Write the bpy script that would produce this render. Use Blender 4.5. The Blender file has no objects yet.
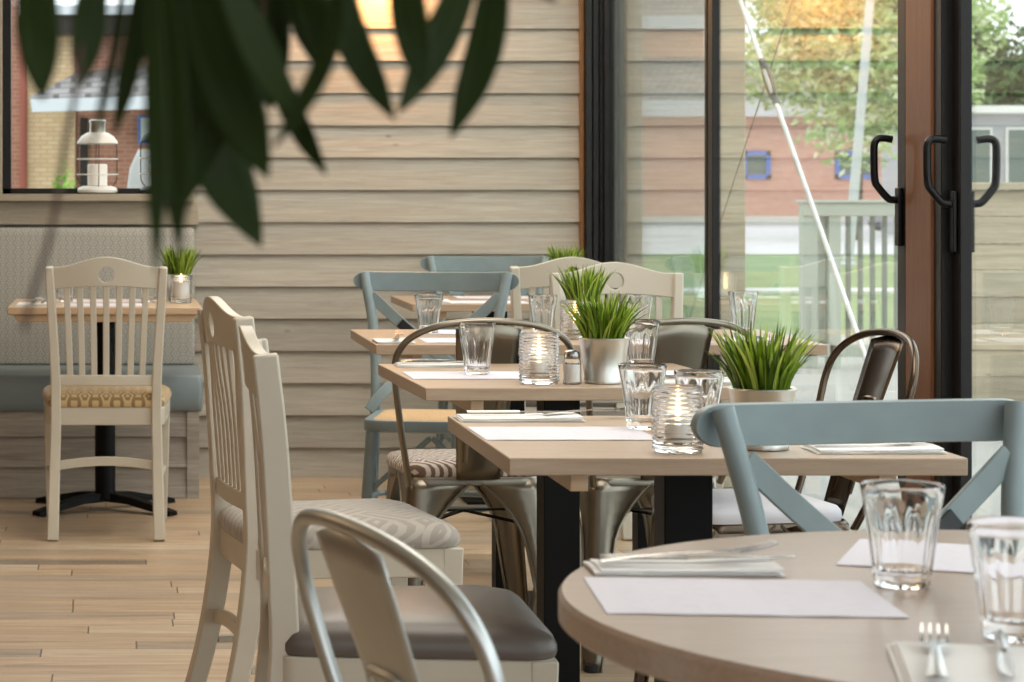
import bpy, math, random
from mathutils import Vector, Matrix, noise
random.seed(7)
R = math.radians
F, CX, CY, CZ = 2400.0, 120.0, 190.0, 1.16          # lens in pixels, vanishing point, eye height
COL = bpy.context.scene.collection


def W(x, y, d):
    return Vector(((x - CX) * d / F, d, CZ - (y - CY) * d / F))


# ------------------------------------------------------------------ mesh builder
def cr(pts, n=8, closed=False):
    pts = [Vector(p) for p in pts]
    out = []
    N = len(pts)
    segs = N if closed else N - 1
    for i in range(segs):
        if closed:
            p0, p1, p2, p3 = pts[(i - 1) % N], pts[i], pts[(i + 1) % N], pts[(i + 2) % N]
        else:
            p1, p2 = pts[i], pts[i + 1]
            p0 = pts[i - 1] if i > 0 else p1 * 2 - p2
            p3 = pts[i + 2] if i + 2 < N else p2 * 2 - p1
        for k in range(n):
            t = k / n
            out.append(0.5 * ((2 * p1) + (p2 - p0) * t + (2 * p0 - 5 * p1 + 4 * p2 - p3) * t * t + (3 * p1 - p0 - 3 * p2 + p3) * t ** 3))
    if not closed:
        out.append(pts[-1])
    return out


class MB:
    def __init__(s):
        s.v, s.f = [], []

    def add(s, vs, fs):
        o = len(s.v)
        s.v += [Vector(p) for p in vs]
        s.f += [tuple(i + o for i in f) for f in fs]

    def box(s, cx, cy, cz, sx, sy, sz, rot=None, pivot=None):
        vs = [Vector((cx + a * sx / 2, cy + b * sy / 2, cz + c * sz / 2)) for a in (-1, 1) for b in (-1, 1) for c in (-1, 1)]
        if rot is not None:
            pv = Vector(pivot) if pivot else Vector((cx, cy, cz))
            vs = [rot @ (p - pv) + pv for p in vs]
        s.add(vs, [(0, 1, 3, 2), (4, 6, 7, 5), (0, 4, 5, 1), (2, 3, 7, 6), (0, 2, 6, 4), (1, 5, 7, 3)])
        return s

    def bx(s, x0, x1, y0, y1, z0, z1):
        return s.box((x0 + x1) / 2, (y0 + y1) / 2, (z0 + z1) / 2, x1 - x0, y1 - y0, z1 - z0)

    def loft(s, rings, caps=True, closed=True):
        n = len(rings[0])
        vs = [p for r in rings for p in r]
        fs = []
        for i in range(len(rings) - 1):
            for j in range(n if closed else n - 1):
                a, b = i * n + j, i * n + (j + 1) % n
                fs.append((a, b, b + n, a + n))
        if caps and closed:
            fs.append(tuple(reversed(range(n))))
            fs.append(tuple(range((len(rings) - 1) * n, len(rings) * n)))
        s.add(vs, fs)
        return s

    def sweep(s, pts, sec, up=None, caps=True, closed=False):
        """sec: list of 2D points or function t->list; frame carried along the path (or fixed 'up')"""
        pts = [Vector(p) for p in pts]
        N = len(pts)
        rings, nrm = [], None
        for i, p in enumerate(pts):
            if closed:
                t = pts[(i + 1) % N] - pts[(i - 1) % N]
            else:
                t = pts[min(i + 1, N - 1)] - pts[max(i - 1, 0)]
            t.normalize()
            if up is not None:
                a = Vector(up)
                a = a - t * a.dot(t)
                a.normalize()
            else:
                if nrm is None:
                    a = Vector((0, 0, 1)) if abs(t.z) < .9 else Vector((1, 0, 0))
                else:
                    a = nrm
                a = a - t * a.dot(t)
                a.normalize()
                nrm = a
            b = t.cross(a)
            sc = sec(i / max(1, N - 1)) if callable(sec) else sec
            rings.append([p + a * q[0] + b * q[1] for q in sc])
        if closed:
            rings.append(rings[0])
            s.loft(rings, False)
        else:
            s.loft(rings, caps)
        return s

    def tube(s, pts, r, n=10, closed=False, up=None, flat=1.0):
        def sec(t):
            rr = r(t) if callable(r) else r
            return [(rr * math.cos(2 * math.pi * k / n), rr * flat * math.sin(2 * math.pi * k / n)) for k in range(n)]
        return s.sweep(pts, sec, up, True, closed)

    def bar(s, pts, w, h, up):
        return s.sweep(pts, [(-h / 2, -w / 2), (h / 2, -w / 2), (h / 2, w / 2), (-h / 2, w / 2)], up)

    def lathe(s, prof, n=32, c=(0, 0, 0), rf=None, close=False):
        c = Vector(c)
        rings = []
        for r, z in prof:
            rings.append([c + Vector(((r * (rf(2 * math.pi * k / n, z) if rf else 1)) * math.cos(2 * math.pi * k / n),
                                      (r * (rf(2 * math.pi * k / n, z) if rf else 1)) * math.sin(2 * math.pi * k / n), z)) for k in range(n)])
        if close:
            rings.append(rings[0])
        return s.loft(rings, not close)

    def prism(s, poly, a0, a1, axis='z'):
        def m(u, v, w):
            return {'z': (u, v, w), 'y': (u, w, v), 'x': (w, u, v)}[axis]
        return s.loft([[Vector(m(u, v, a0)) for u, v in poly], [Vector(m(u, v, a1)) for u, v in poly]])

    def cushion(s, outline, prof):
        """outline 2D, prof list (scale, z)"""
        rings = [[Vector((x * k, y * k, z)) for x, y in outline] for k, z in prof]
        return s.loft(rings)

    def build(s, name, mat=None, parent=None, bevel=0, seg=2, ang=38, solid=0, sub=0, fix=True):
        import bmesh
        me = bpy.data.meshes.new(name)
        me.from_pydata([tuple(p) for p in s.v], [], s.f)
        if fix:
            bm = bmesh.new()
            bm.from_mesh(me)
            bmesh.ops.remove_doubles(bm, verts=bm.verts, dist=1e-6)
            bmesh.ops.recalc_face_normals(bm, faces=bm.faces)
            bm.to_mesh(me)
            bm.free()
        me.polygons.foreach_set('use_smooth', [True] * len(me.polygons))
        me.set_sharp_from_angle(angle=R(ang))
        if mat is not None:
            for m in (mat if isinstance(mat, (list, tuple)) else [mat]):
                me.materials.append(m)
        o = bpy.data.objects.new(name, me)
        COL.objects.link(o)
        if parent is not None:
            o.parent = parent
        if solid:
            k = o.modifiers.new('solid', 'SOLIDIFY')
            k.thickness = solid
            k.offset = 0
        if sub:
            k = o.modifiers.new('sub', 'SUBSURF')
            k.levels = k.render_levels = sub
        if bevel:
            k = o.modifiers.new('bevel', 'BEVEL')
            k.width, k.segments, k.limit_method, k.angle_limit = bevel, seg, 'ANGLE', R(35)
            k.harden_normals = False
        return o


def tag(o, label=None, cat=None, group=None, kind=None):
    if label: o['label'] = label
    if cat: o['category'] = cat
    if group: o['group'] = group
    if kind: o['kind'] = kind
    return o


def thing(name, label, cat, loc=(0, 0, 0), rz=0, group=None, kind=None):
    o = bpy.data.objects.new(name, None)
    COL.objects.link(o)
    o.empty_display_size = .05
    o.location = loc
    o.rotation_euler = (0, 0, R(rz))
    return tag(o, label, cat, group, kind)


def rrect(w0, w1, d0, d1, r, n=6):
    """rounded trapezoid: half widths w0 at y=d0 and w1 at y=d1"""
    cs = [((w1, d1), 0), ((-w1, d1), 90), ((-w0, d0), 180), ((w0, d0), 270)]
    out = []
    for (x, y), a in cs:
        cx, cy = x - math.copysign(r, x), y - math.copysign(r, y)
        for k in range(n + 1):
            t = R(a + 90 * k / n)
            out.append((cx + r * math.cos(t), cy + r * math.sin(t)))
    return out


# ------------------------------------------------------------------ materials
MATS = {}


class NT:
    def __init__(s, name):
        s.m = bpy.data.materials.new(name)
        s.m.use_nodes = True
        s.t = s.m.node_tree
        s.t.nodes.clear()
        s.out = s.t.nodes.new('ShaderNodeOutputMaterial')

    def n(s, typ, **kw):
        nd = s.t.nodes.new(typ)
        for k, v in kw.items():
            if k in nd.inputs and not hasattr(nd, k):
                s.set(nd, k, v)
            else:
                setattr(nd, k, v)
        return nd

    def set(s, nd, key, v):
        i = nd.inputs[key]
        if hasattr(v, 'is_output') or isinstance(v, bpy.types.NodeSocket):
            s.t.links.new(v, i)
        else:
            i.default_value = v

    def math(s, op, a, b=0.0, c=0.0):
        nd = s.t.nodes.new('ShaderNodeMath')
        nd.operation = op
        for k, v in enumerate((a, b, c)):
            s.set(nd, k, v)
        return nd.outputs[0]

    def coord(s, kind='Object', scale=(1, 1, 1), rot=(0, 0, 0), loc=(0, 0, 0)):
        tc = s.t.nodes.new('ShaderNodeTexCoord')
        mp = s.t.nodes.new('ShaderNodeMapping')
        s.t.links.new(tc.outputs[kind], mp.inputs['Vector'])
        mp.inputs['Scale'].default_value = scale
        mp.inputs['Rotation'].default_value = rot
        mp.inputs['Location'].default_value = loc
        return mp.outputs[0]

    def noise(s, vec, scale=5, detail=3, rough=.5, dist=0):
        nd = s.t.nodes.new('ShaderNodeTexNoise')
        s.t.links.new(vec, nd.inputs['Vector'])
        nd.inputs['Scale'].default_value = scale
        nd.inputs['Detail'].default_value = detail
        nd.inputs['Roughness'].default_value = rough
        nd.inputs['Distortion'].default_value = dist
        return nd.outputs['Fac']

    def ramp(s, fac, stops, interp='LINEAR'):
        nd = s.t.nodes.new('ShaderNodeValToRGB')
        s.t.links.new(fac, nd.inputs[0])
        cr_ = nd.color_ramp
        cr_.interpolation = interp
        while len(cr_.elements) > 1:
            cr_.elements.remove(cr_.elements[-1])
        for k, (p, c) in enumerate(stops):
            e = cr_.elements[0] if k == 0 else cr_.elements.new(p)
            e.position = p
            e.color = (*c[:3], 1)
        return nd.outputs[0]

    def mix(s, fac, a, b, typ='MIX'):
        nd = s.t.nodes.new('ShaderNodeMix')
        nd.data_type = 'RGBA'
        nd.blend_type = typ
        for i, v in ((0, fac), (6, a), (7, b)):
            if isinstance(v, bpy.types.NodeSocket):
                s.t.links.new(v, nd.inputs[i])
            else:
                nd.inputs[i].default_value = v if i == 0 else (*v[:3], 1)
        return nd.outputs[2]

    def bump(s, h, strength=.3, dist=.002):
        nd = s.t.nodes.new('ShaderNodeBump')
        s.t.links.new(h, nd.inputs['Height'])
        nd.inputs['Strength'].default_value = strength
        nd.inputs['Distance'].default_value = dist
        return nd.outputs[0]

    def bsdf(s, **kw):
        nd = s.t.nodes.new('ShaderNodeBsdfPrincipled')
        for k, v in kw.items():
            k = k.replace('_', ' ')
            if isinstance(v, tuple) and len(v) == 3:
                v = (*v, 1)
            s.set(nd, k, v)
        s.t.links.new(nd.outputs[0], s.out.inputs[0])
        return nd


def lin(r, g, b):
    def f(c):
        c /= 255
        return c / 12.92 if c <= .04045 else ((c + .055) / 1.055) ** 2.4
    return (f(r), f(g), f(b))


def simple(name, rgb, rough=.5, metal=0, var=.0, scale=8, bump=0, bscale=60, **kw):
    t = NT(name)
    c = lin(*rgb)
    v = t.coord()
    if var:
        col = t.ramp(t.noise(v, scale, 4), [(.25, tuple(x * (1 - var) for x in c)), (.75, tuple(min(1, x * (1 + var)) for x in c))])
    else:
        col = (*c, 1)
    b = t.bsdf(Base_Color=col, Roughness=rough, Metallic=metal, **kw)
    if bump:
        t.set(b, 'Normal', t.bump(t.noise(v, bscale, 4), bump))
    return t.m


def wood(name, c0, c1, scale=(1, 12, 12), rough=.45, seed=0, worn=None, knots=0, bump=.12, random_obj=False):
    t = NT(name)
    v = t.coord(scale=scale, loc=(seed, seed * 2, 0))
    if random_obj:
        oi = t.t.nodes.new('ShaderNodeObjectInfo')
    g = t.noise(v, 6, 6, .65, .8)
    g2 = t.noise(v, 30, 3, .5, .2)
    gm = t.math('ADD', t.math('MULTIPLY', g, .75), t.math('MULTIPLY', g2, .25))
    col = t.ramp(gm, [(.3, lin(*c0)), (.7, lin(*c1))])
    if worn:
        w = t.noise(t.coord(scale=(scale[0] * .8, scale[1] * .3, scale[2] * .3)), 3, 5, .6)
        col = t.mix(t.ramp(w, [(.52, (0, 0, 0)), (.72, (1, 1, 1))]), col, lin(*worn))
    b = t.bsdf(Base_Color=col, Roughness=rough)
    t.set(b, 'Normal', t.bump(gm, bump, .001))
    return t.m


def board_mat(name, c0, c1, c2, pitch, z0, rough=.6):
    """weathered horizontal boards; tone changes from board to board"""
    t = NT(name)
    tc = t.t.nodes.new('ShaderNodeTexCoord')
    sp = t.t.nodes.new('ShaderNodeSeparateXYZ')
    t.t.links.new(tc.outputs['Object'], sp.inputs[0])
    idx = t.math('FLOOR', t.math('DIVIDE', t.math('SUBTRACT', sp.outputs[2], z0), pitch))
    wn = t.t.nodes.new('ShaderNodeTexWhiteNoise')
    wn.noise_dimensions = '1D'
    t.t.links.new(idx, wn.inputs['W'])
    cb = t.t.nodes.new('ShaderNodeCombineXYZ')
    t.t.links.new(t.math('ADD', t.math('MULTIPLY', sp.outputs[0], .9), t.math('MULTIPLY', wn.outputs[0], 37.0)), cb.inputs[0])
    t.t.links.new(t.math('MULTIPLY', sp.outputs[2], 16.0), cb.inputs[2])
    t.t.links.new(sp.outputs[1], cb.inputs[1])
    g = t.noise(cb.outputs[0], 4, 7, .62, .9)
    col = t.ramp(g, [(.25, lin(*c0)), (.5, lin(*c1)), (.75, lin(*c2))])
    tone = t.ramp(wn.outputs[0], [(0, (.82, .82, .82)), (1, (1.1, 1.1, 1.1))])
    col = t.mix(1.0, col, tone, 'MULTIPLY')
    # knots and dark streaks
    vo = t.t.nodes.new('ShaderNodeTexVoronoi')
    vo.inputs['Scale'].default_value = 1.9
    cb2 = t.t.nodes.new('ShaderNodeCombineXYZ')
    t.t.links.new(t.math('ADD', t.math('MULTIPLY', sp.outputs[0], 1.6), t.math('MULTIPLY', wn.outputs[0], 11.0)), cb2.inputs[0])
    t.t.links.new(t.math('MULTIPLY', sp.outputs[2], 3.5), cb2.inputs[2])
    t.t.links.new(cb2.outputs[0], vo.inputs['Vector'])
    kn = t.ramp(vo.outputs['Distance'], [(.02, (1, 1, 1)), (.06, (0, 0, 0))])
    col = t.mix(t.math('MULTIPLY', kn, .55), col, lin(95, 80, 64))
    st = t.noise(cb.outputs[0], 1.6, 4, .7, .4)
    col = t.mix(t.math('MULTIPLY', t.ramp(st, [(.62, (0, 0, 0)), (.74, (1, 1, 1))]), .3), col, lin(112, 100, 88))
    b = t.bsdf(Base_Color=col, Roughness=rough)
    t.set(b, 'Normal', t.bump(g, .25, .002))
    return t.m


def floor_mat():
    t = NT('oak_strip_floor')
    v = t.coord()
    sp = t.t.nodes.new('ShaderNodeSeparateXYZ')
    t.t.links.new(v, sp.inputs[0])
    RW, PL = .105, 1.0
    yr = t.math('DIVIDE', t.math('ADD', sp.outputs[1], 10.0), RW)
    row = t.math('FLOOR', yr)
    def wnoise(w_):
        nd = t.t.nodes.new('ShaderNodeTexWhiteNoise')
        nd.noise_dimensions = '1D'
        t.t.links.new(w_, nd.inputs['W'])
        return nd.outputs[0]
    xr = t.math('ADD', t.math('DIVIDE', sp.outputs[0], PL), t.math('MULTIPLY', wnoise(row), 7.0))
    colid = t.math('FLOOR', xr)
    tone = wnoise(t.math('ADD', t.math('MULTIPLY', row, 13.37), t.math('MULTIPLY', colid, 3.71)))
    fy, fx = t.math('FRACT', yr), t.math('FRACT', xr)
    gy = t.math('LESS_THAN', t.math('MINIMUM', fy, t.math('SUBTRACT', 1.0, fy)), .0012 / RW)
    gx = t.math('LESS_THAN', t.math('MINIMUM', fx, t.math('SUBTRACT', 1.0, fx)), .0022 / PL)
    gap = t.math('MAXIMUM', t.math('MULTIPLY', gy, .55), gx)
    vv = t.t.nodes.new('ShaderNodeVectorMath')
    vv.operation = 'MULTIPLY_ADD'
    t.t.links.new(v, vv.inputs[0])
    vv.inputs[1].default_value = (1.2, 16, 1)
    cb = t.t.nodes.new('ShaderNodeCombineXYZ')
    t.t.links.new(t.math('MULTIPLY', tone, 23.0), cb.inputs[0])
    t.t.links.new(cb.outputs[0], vv.inputs[2])
    g = t.noise(vv.outputs[0], 2.2, 7, .65, .7)
    col = t.ramp(g, [(.2, lin(134, 114, 92)), (.45, lin(186, 166, 142)), (.7, lin(212, 196, 174))])
    tn = t.ramp(tone, [(0, lin(186, 186, 188)), (.10, lin(222, 220, 220)), (.2, lin(232, 226, 220)), (.6, lin(246, 236, 224)), (1, lin(255, 255, 252))])
    col = t.mix(1.0, col, tn, 'MULTIPLY')
    # worn greyish patches
    w = t.noise(t.coord(scale=(.5, 1.6, 1)), 1.4, 4, .6)
    col = t.mix(t.math('MULTIPLY', t.ramp(w, [(.5, (0, 0, 0)), (.7, (1, 1, 1))]), .35), col, lin(188, 168, 150))
    col = t.mix(gap, col, lin(104, 84, 66))
    b = t.bsdf(Base_Color=col, Roughness=t.math('ADD', t.math('MULTIPLY', g, .25), .28))
    t.set(b, 'Normal', t.bump(t.math('SUBTRACT', t.math('MULTIPLY', g, .3), gap), .25, .0012))
    return t.m


def diamond_mat(name, c0, c1, scale, rings=5, plane='xz', rough=.8, aspect=1.5, hexy=.45):
    """concentric elongated hexagons, woven upholstery"""
    t = NT(name)
    tc = t.t.nodes.new('ShaderNodeTexCoord')
    sp = t.t.nodes.new('ShaderNodeSeparateXYZ')
    t.t.links.new(tc.outputs['Object'], sp.inputs[0])
    a = sp.outputs['xyz'.index(plane[0])]
    b_ = sp.outputs['xyz'.index(plane[1])]
    u = t.math('MULTIPLY', a, scale)
    v = t.math('MULTIPLY', b_, scale * aspect)

    def cell(off):
        uu = t.math('ABSOLUTE', t.math('SUBTRACT', t.math('FRACT', t.math('ADD', u, off)), .5))
        vv = t.math('ABSOLUTE', t.math('SUBTRACT', t.math('FRACT', t.math('ADD', v, off)), .5))
        return t.math('MAXIMUM', t.math('ADD', uu, t.math('MULTIPLY', vv, .55)), t.math('MULTIPLY', vv, 1.0))
    d = t.math('MINIMUM', cell(0.0), cell(.5))
    w = t.math('SINE', t.math('MULTIPLY', d, rings * 2 * math.pi * 2))
    col = t.ramp(t.math('ADD', t.math('MULTIPLY', w, .5), .5), [(.4, lin(*c0)), (.6, lin(*c1))])
    fb = t.noise(t.coord(), 320, 2)
    col = t.mix(t.math('MULTIPLY', fb, .18), col, lin(120, 115, 105))
    b = t.bsdf(Base_Color=col, Roughness=rough, Sheen_Weight=.2)
    t.set(b, 'Normal', t.bump(fb, .15, .0006))
    return t.m


def fret_mat(name, c0, c1, cell, stripes=3):
    """maze-like fret: diagonal stripes turning from cell to cell, rotated 45 degrees"""
    t = NT(name)
    tc = t.t.nodes.new('ShaderNodeTexCoord')
    sp = t.t.nodes.new('ShaderNodeSeparateXYZ')
    t.t.links.new(tc.outputs['Object'], sp.inputs[0])
    zz = t.math('MULTIPLY', sp.outputs[2], .9)
    u = t.math('MULTIPLY', t.math('ADD', sp.outputs[0], zz), 1 / cell)
    v = t.math('MULTIPLY', t.math('SUBTRACT', sp.outputs[1], zz), 1 / cell)
    cb = t.t.nodes.new('ShaderNodeCombineXYZ')
    t.t.links.new(t.math('FLOOR', u), cb.inputs[0])
    t.t.links.new(t.math('FLOOR', v), cb.inputs[1])
    wn = t.t.nodes.new('ShaderNodeTexWhiteNoise')
    wn.noise_dimensions = '2D'
    t.t.links.new(cb.outputs[0], wn.inputs['Vector'])
    pick = t.math('GREATER_THAN', wn.outputs[0], .5)
    p, q = t.math('ADD', u, v), t.math('SUBTRACT', u, v)
    d = t.math('ADD', t.math('MULTIPLY', p, pick), t.math('MULTIPLY', q, t.math('SUBTRACT', 1.0, pick)))
    w = t.math('COSINE', t.math('MULTIPLY', d, stripes * 2 * math.pi))
    col = t.ramp(t.math('ADD', t.math('MULTIPLY', w, .5), .5), [(.42, lin(*c0)), (.58, lin(*c1))])
    t.bsdf(Base_Color=col, Roughness=.75, Sheen_Weight=.2)
    return t.m


def pane_mat(name, tint=(.93, .96, .95)):
    """architectural pane: see-through with the angle-dependent mirror of flat glass"""
    t = NT(name)
    lw = t.t.nodes.new('ShaderNodeLayerWeight')
    lw.inputs['Blend'].default_value = .5
    f = t.math('ADD', t.math('MULTIPLY', t.math('POWER', lw.outputs['Facing'], 5.0), .96), .04)
    tr = t.t.nodes.new('ShaderNodeBsdfTransparent')
    tr.inputs[0].default_value = (*tint, 1)
    gl = t.t.nodes.new('ShaderNodeBsdfGlossy')
    gl.inputs['Roughness'].default_value = .0
    gl.inputs[0].default_value = (1, 1, 1, 1)
    mx = t.t.nodes.new('ShaderNodeMixShader')
    t.t.links.new(f, mx.inputs[0])
    t.t.links.new(tr.outputs[0], mx.inputs[1])
    t.t.links.new(gl.outputs[0], mx.inputs[2])
    t.t.links.new(mx.outputs[0], t.out.inputs[0])
    return t.m


def brick_mat(name, c0, c1, mortar, w=.225, h=.075, plane='xz'):
    t = NT(name)
    v = t.coord(rot=(R(90), 0, 0))
    br = t.t.nodes.new('ShaderNodeTexBrick')
    t.t.links.new(v, br.inputs['Vector'])
    br.inputs['Scale'].default_value = 1
    br.inputs['Brick Width'].default_value = w
    br.inputs['Row Height'].default_value = h
    br.inputs['Mortar Size'].default_value = .006
    br.inputs['Color1'].default_value = (*lin(*c0), 1)
    br.inputs['Color2'].default_value = (*lin(*c1), 1)
    br.inputs['Mortar'].default_value = (*lin(*mortar), 1)
    t.bsdf(Base_Color=br.outputs['Color'], Roughness=.9)
    return t.m


def tile_mat(name, c0, c1, sx=.3, sz=.35):
    t = NT(name)
    v = t.coord()
    wv = t.t.nodes.new('ShaderNodeTexWave')
    wv.bands_direction = 'X'
    t.t.links.new(v, wv.inputs['Vector'])
    wv.inputs['Scale'].default_value = 1 / sx * .32
    br = t.t.nodes.new('ShaderNodeTexBrick')
    t.t.links.new(t.coord(), br.inputs['Vector'])
    br.inputs['Scale'].default_value = 1
    br.inputs['Brick Width'].default_value = sx
    br.inputs['Row Height'].default_value = sz
    br.inputs['Mortar Size'].default_value = .03
    br.inputs['Color1'].default_value = (*lin(*c0), 1)
    br.inputs['Color2'].default_value = (*lin(*c1), 1)
    br.inputs['Mortar'].default_value = (*[x * .55 for x in lin(*c0)], 1)
    t.bsdf(Base_Color=br.outputs['Color'], Roughness=.8)
    return t.m


def leafy(name, cols, rough=.45, trans=.25, spec=.5, scale=40):
    t = NT(name)
    g = t.noise(t.coord(), scale, 3)
    geo = t.t.nodes.new('ShaderNodeNewGeometry')
    k = t.math('ADD', t.math('MULTIPLY', geo.outputs['Random Per Island'], .75), t.math('MULTIPLY', g, .25))
    n = len(cols)
    col = t.ramp(k, [(i / (n - 1) * .8 + .1, lin(*c)) for i, c in enumerate(cols)])
    b = t.bsdf(Base_Color=col, Roughness=rough, Specular_IOR_Level=spec)
    tl = t.t.nodes.new('ShaderNodeBsdfTranslucent')
    t.t.links.new(col, tl.inputs[0])
    mx = t.t.nodes.new('ShaderNodeMixShader')
    mx.inputs[0].default_value = trans
    t.t.links.new(b.outputs[0], mx.inputs[1])
    t.t.links.new(tl.outputs[0], mx.inputs[2])
    t.t.links.new(mx.outputs[0], t.out.inputs[0])
    return t.m


def emit(name, rgb, s):
    t = NT(name)
    e = t.t.nodes.new('ShaderNodeEmission')
    e.inputs[0].default_value = (*lin(*rgb), 1)
    e.inputs[1].default_value = s
    t.t.links.new(e.outputs[0], t.out.inputs[0])
    return t.m


def print_mat():
    """white paper with faint grey lines of menu print"""
    t = NT('menu_paper')
    v = t.coord()
    sp = t.t.nodes.new('ShaderNodeSeparateXYZ')
    t.t.links.new(v, sp.inputs[0])
    row = t.math('LESS_THAN', t.math('FRACT', t.math('MULTIPLY', sp.outputs[1], 70.0)), .35)
    blk = t.math('GREATER_THAN', t.noise(t.coord(scale=(14, 90, 1)), 3, 2), .52)
    inx = t.math('LESS_THAN', t.math('ABSOLUTE', t.math('SUBTRACT', t.math('ABSOLUTE', sp.outputs[0]), .07)), .05)
    f = t.math('MULTIPLY', t.math('MULTIPLY', row, blk), t.math('MULTIPLY', inx, .16))
    col = t.mix(f, lin(222, 220, 230), lin(120, 120, 135))
    t.bsdf(Base_Color=col, Roughness=.7)
    return t.m


def glass(name, rough=0.0, col=(1, 1, 1)):
    t = NT(name)
    t.bsdf(Base_Color=col, Roughness=rough, IOR=1.36, Transmission_Weight=1.0)
    return t.m


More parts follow.
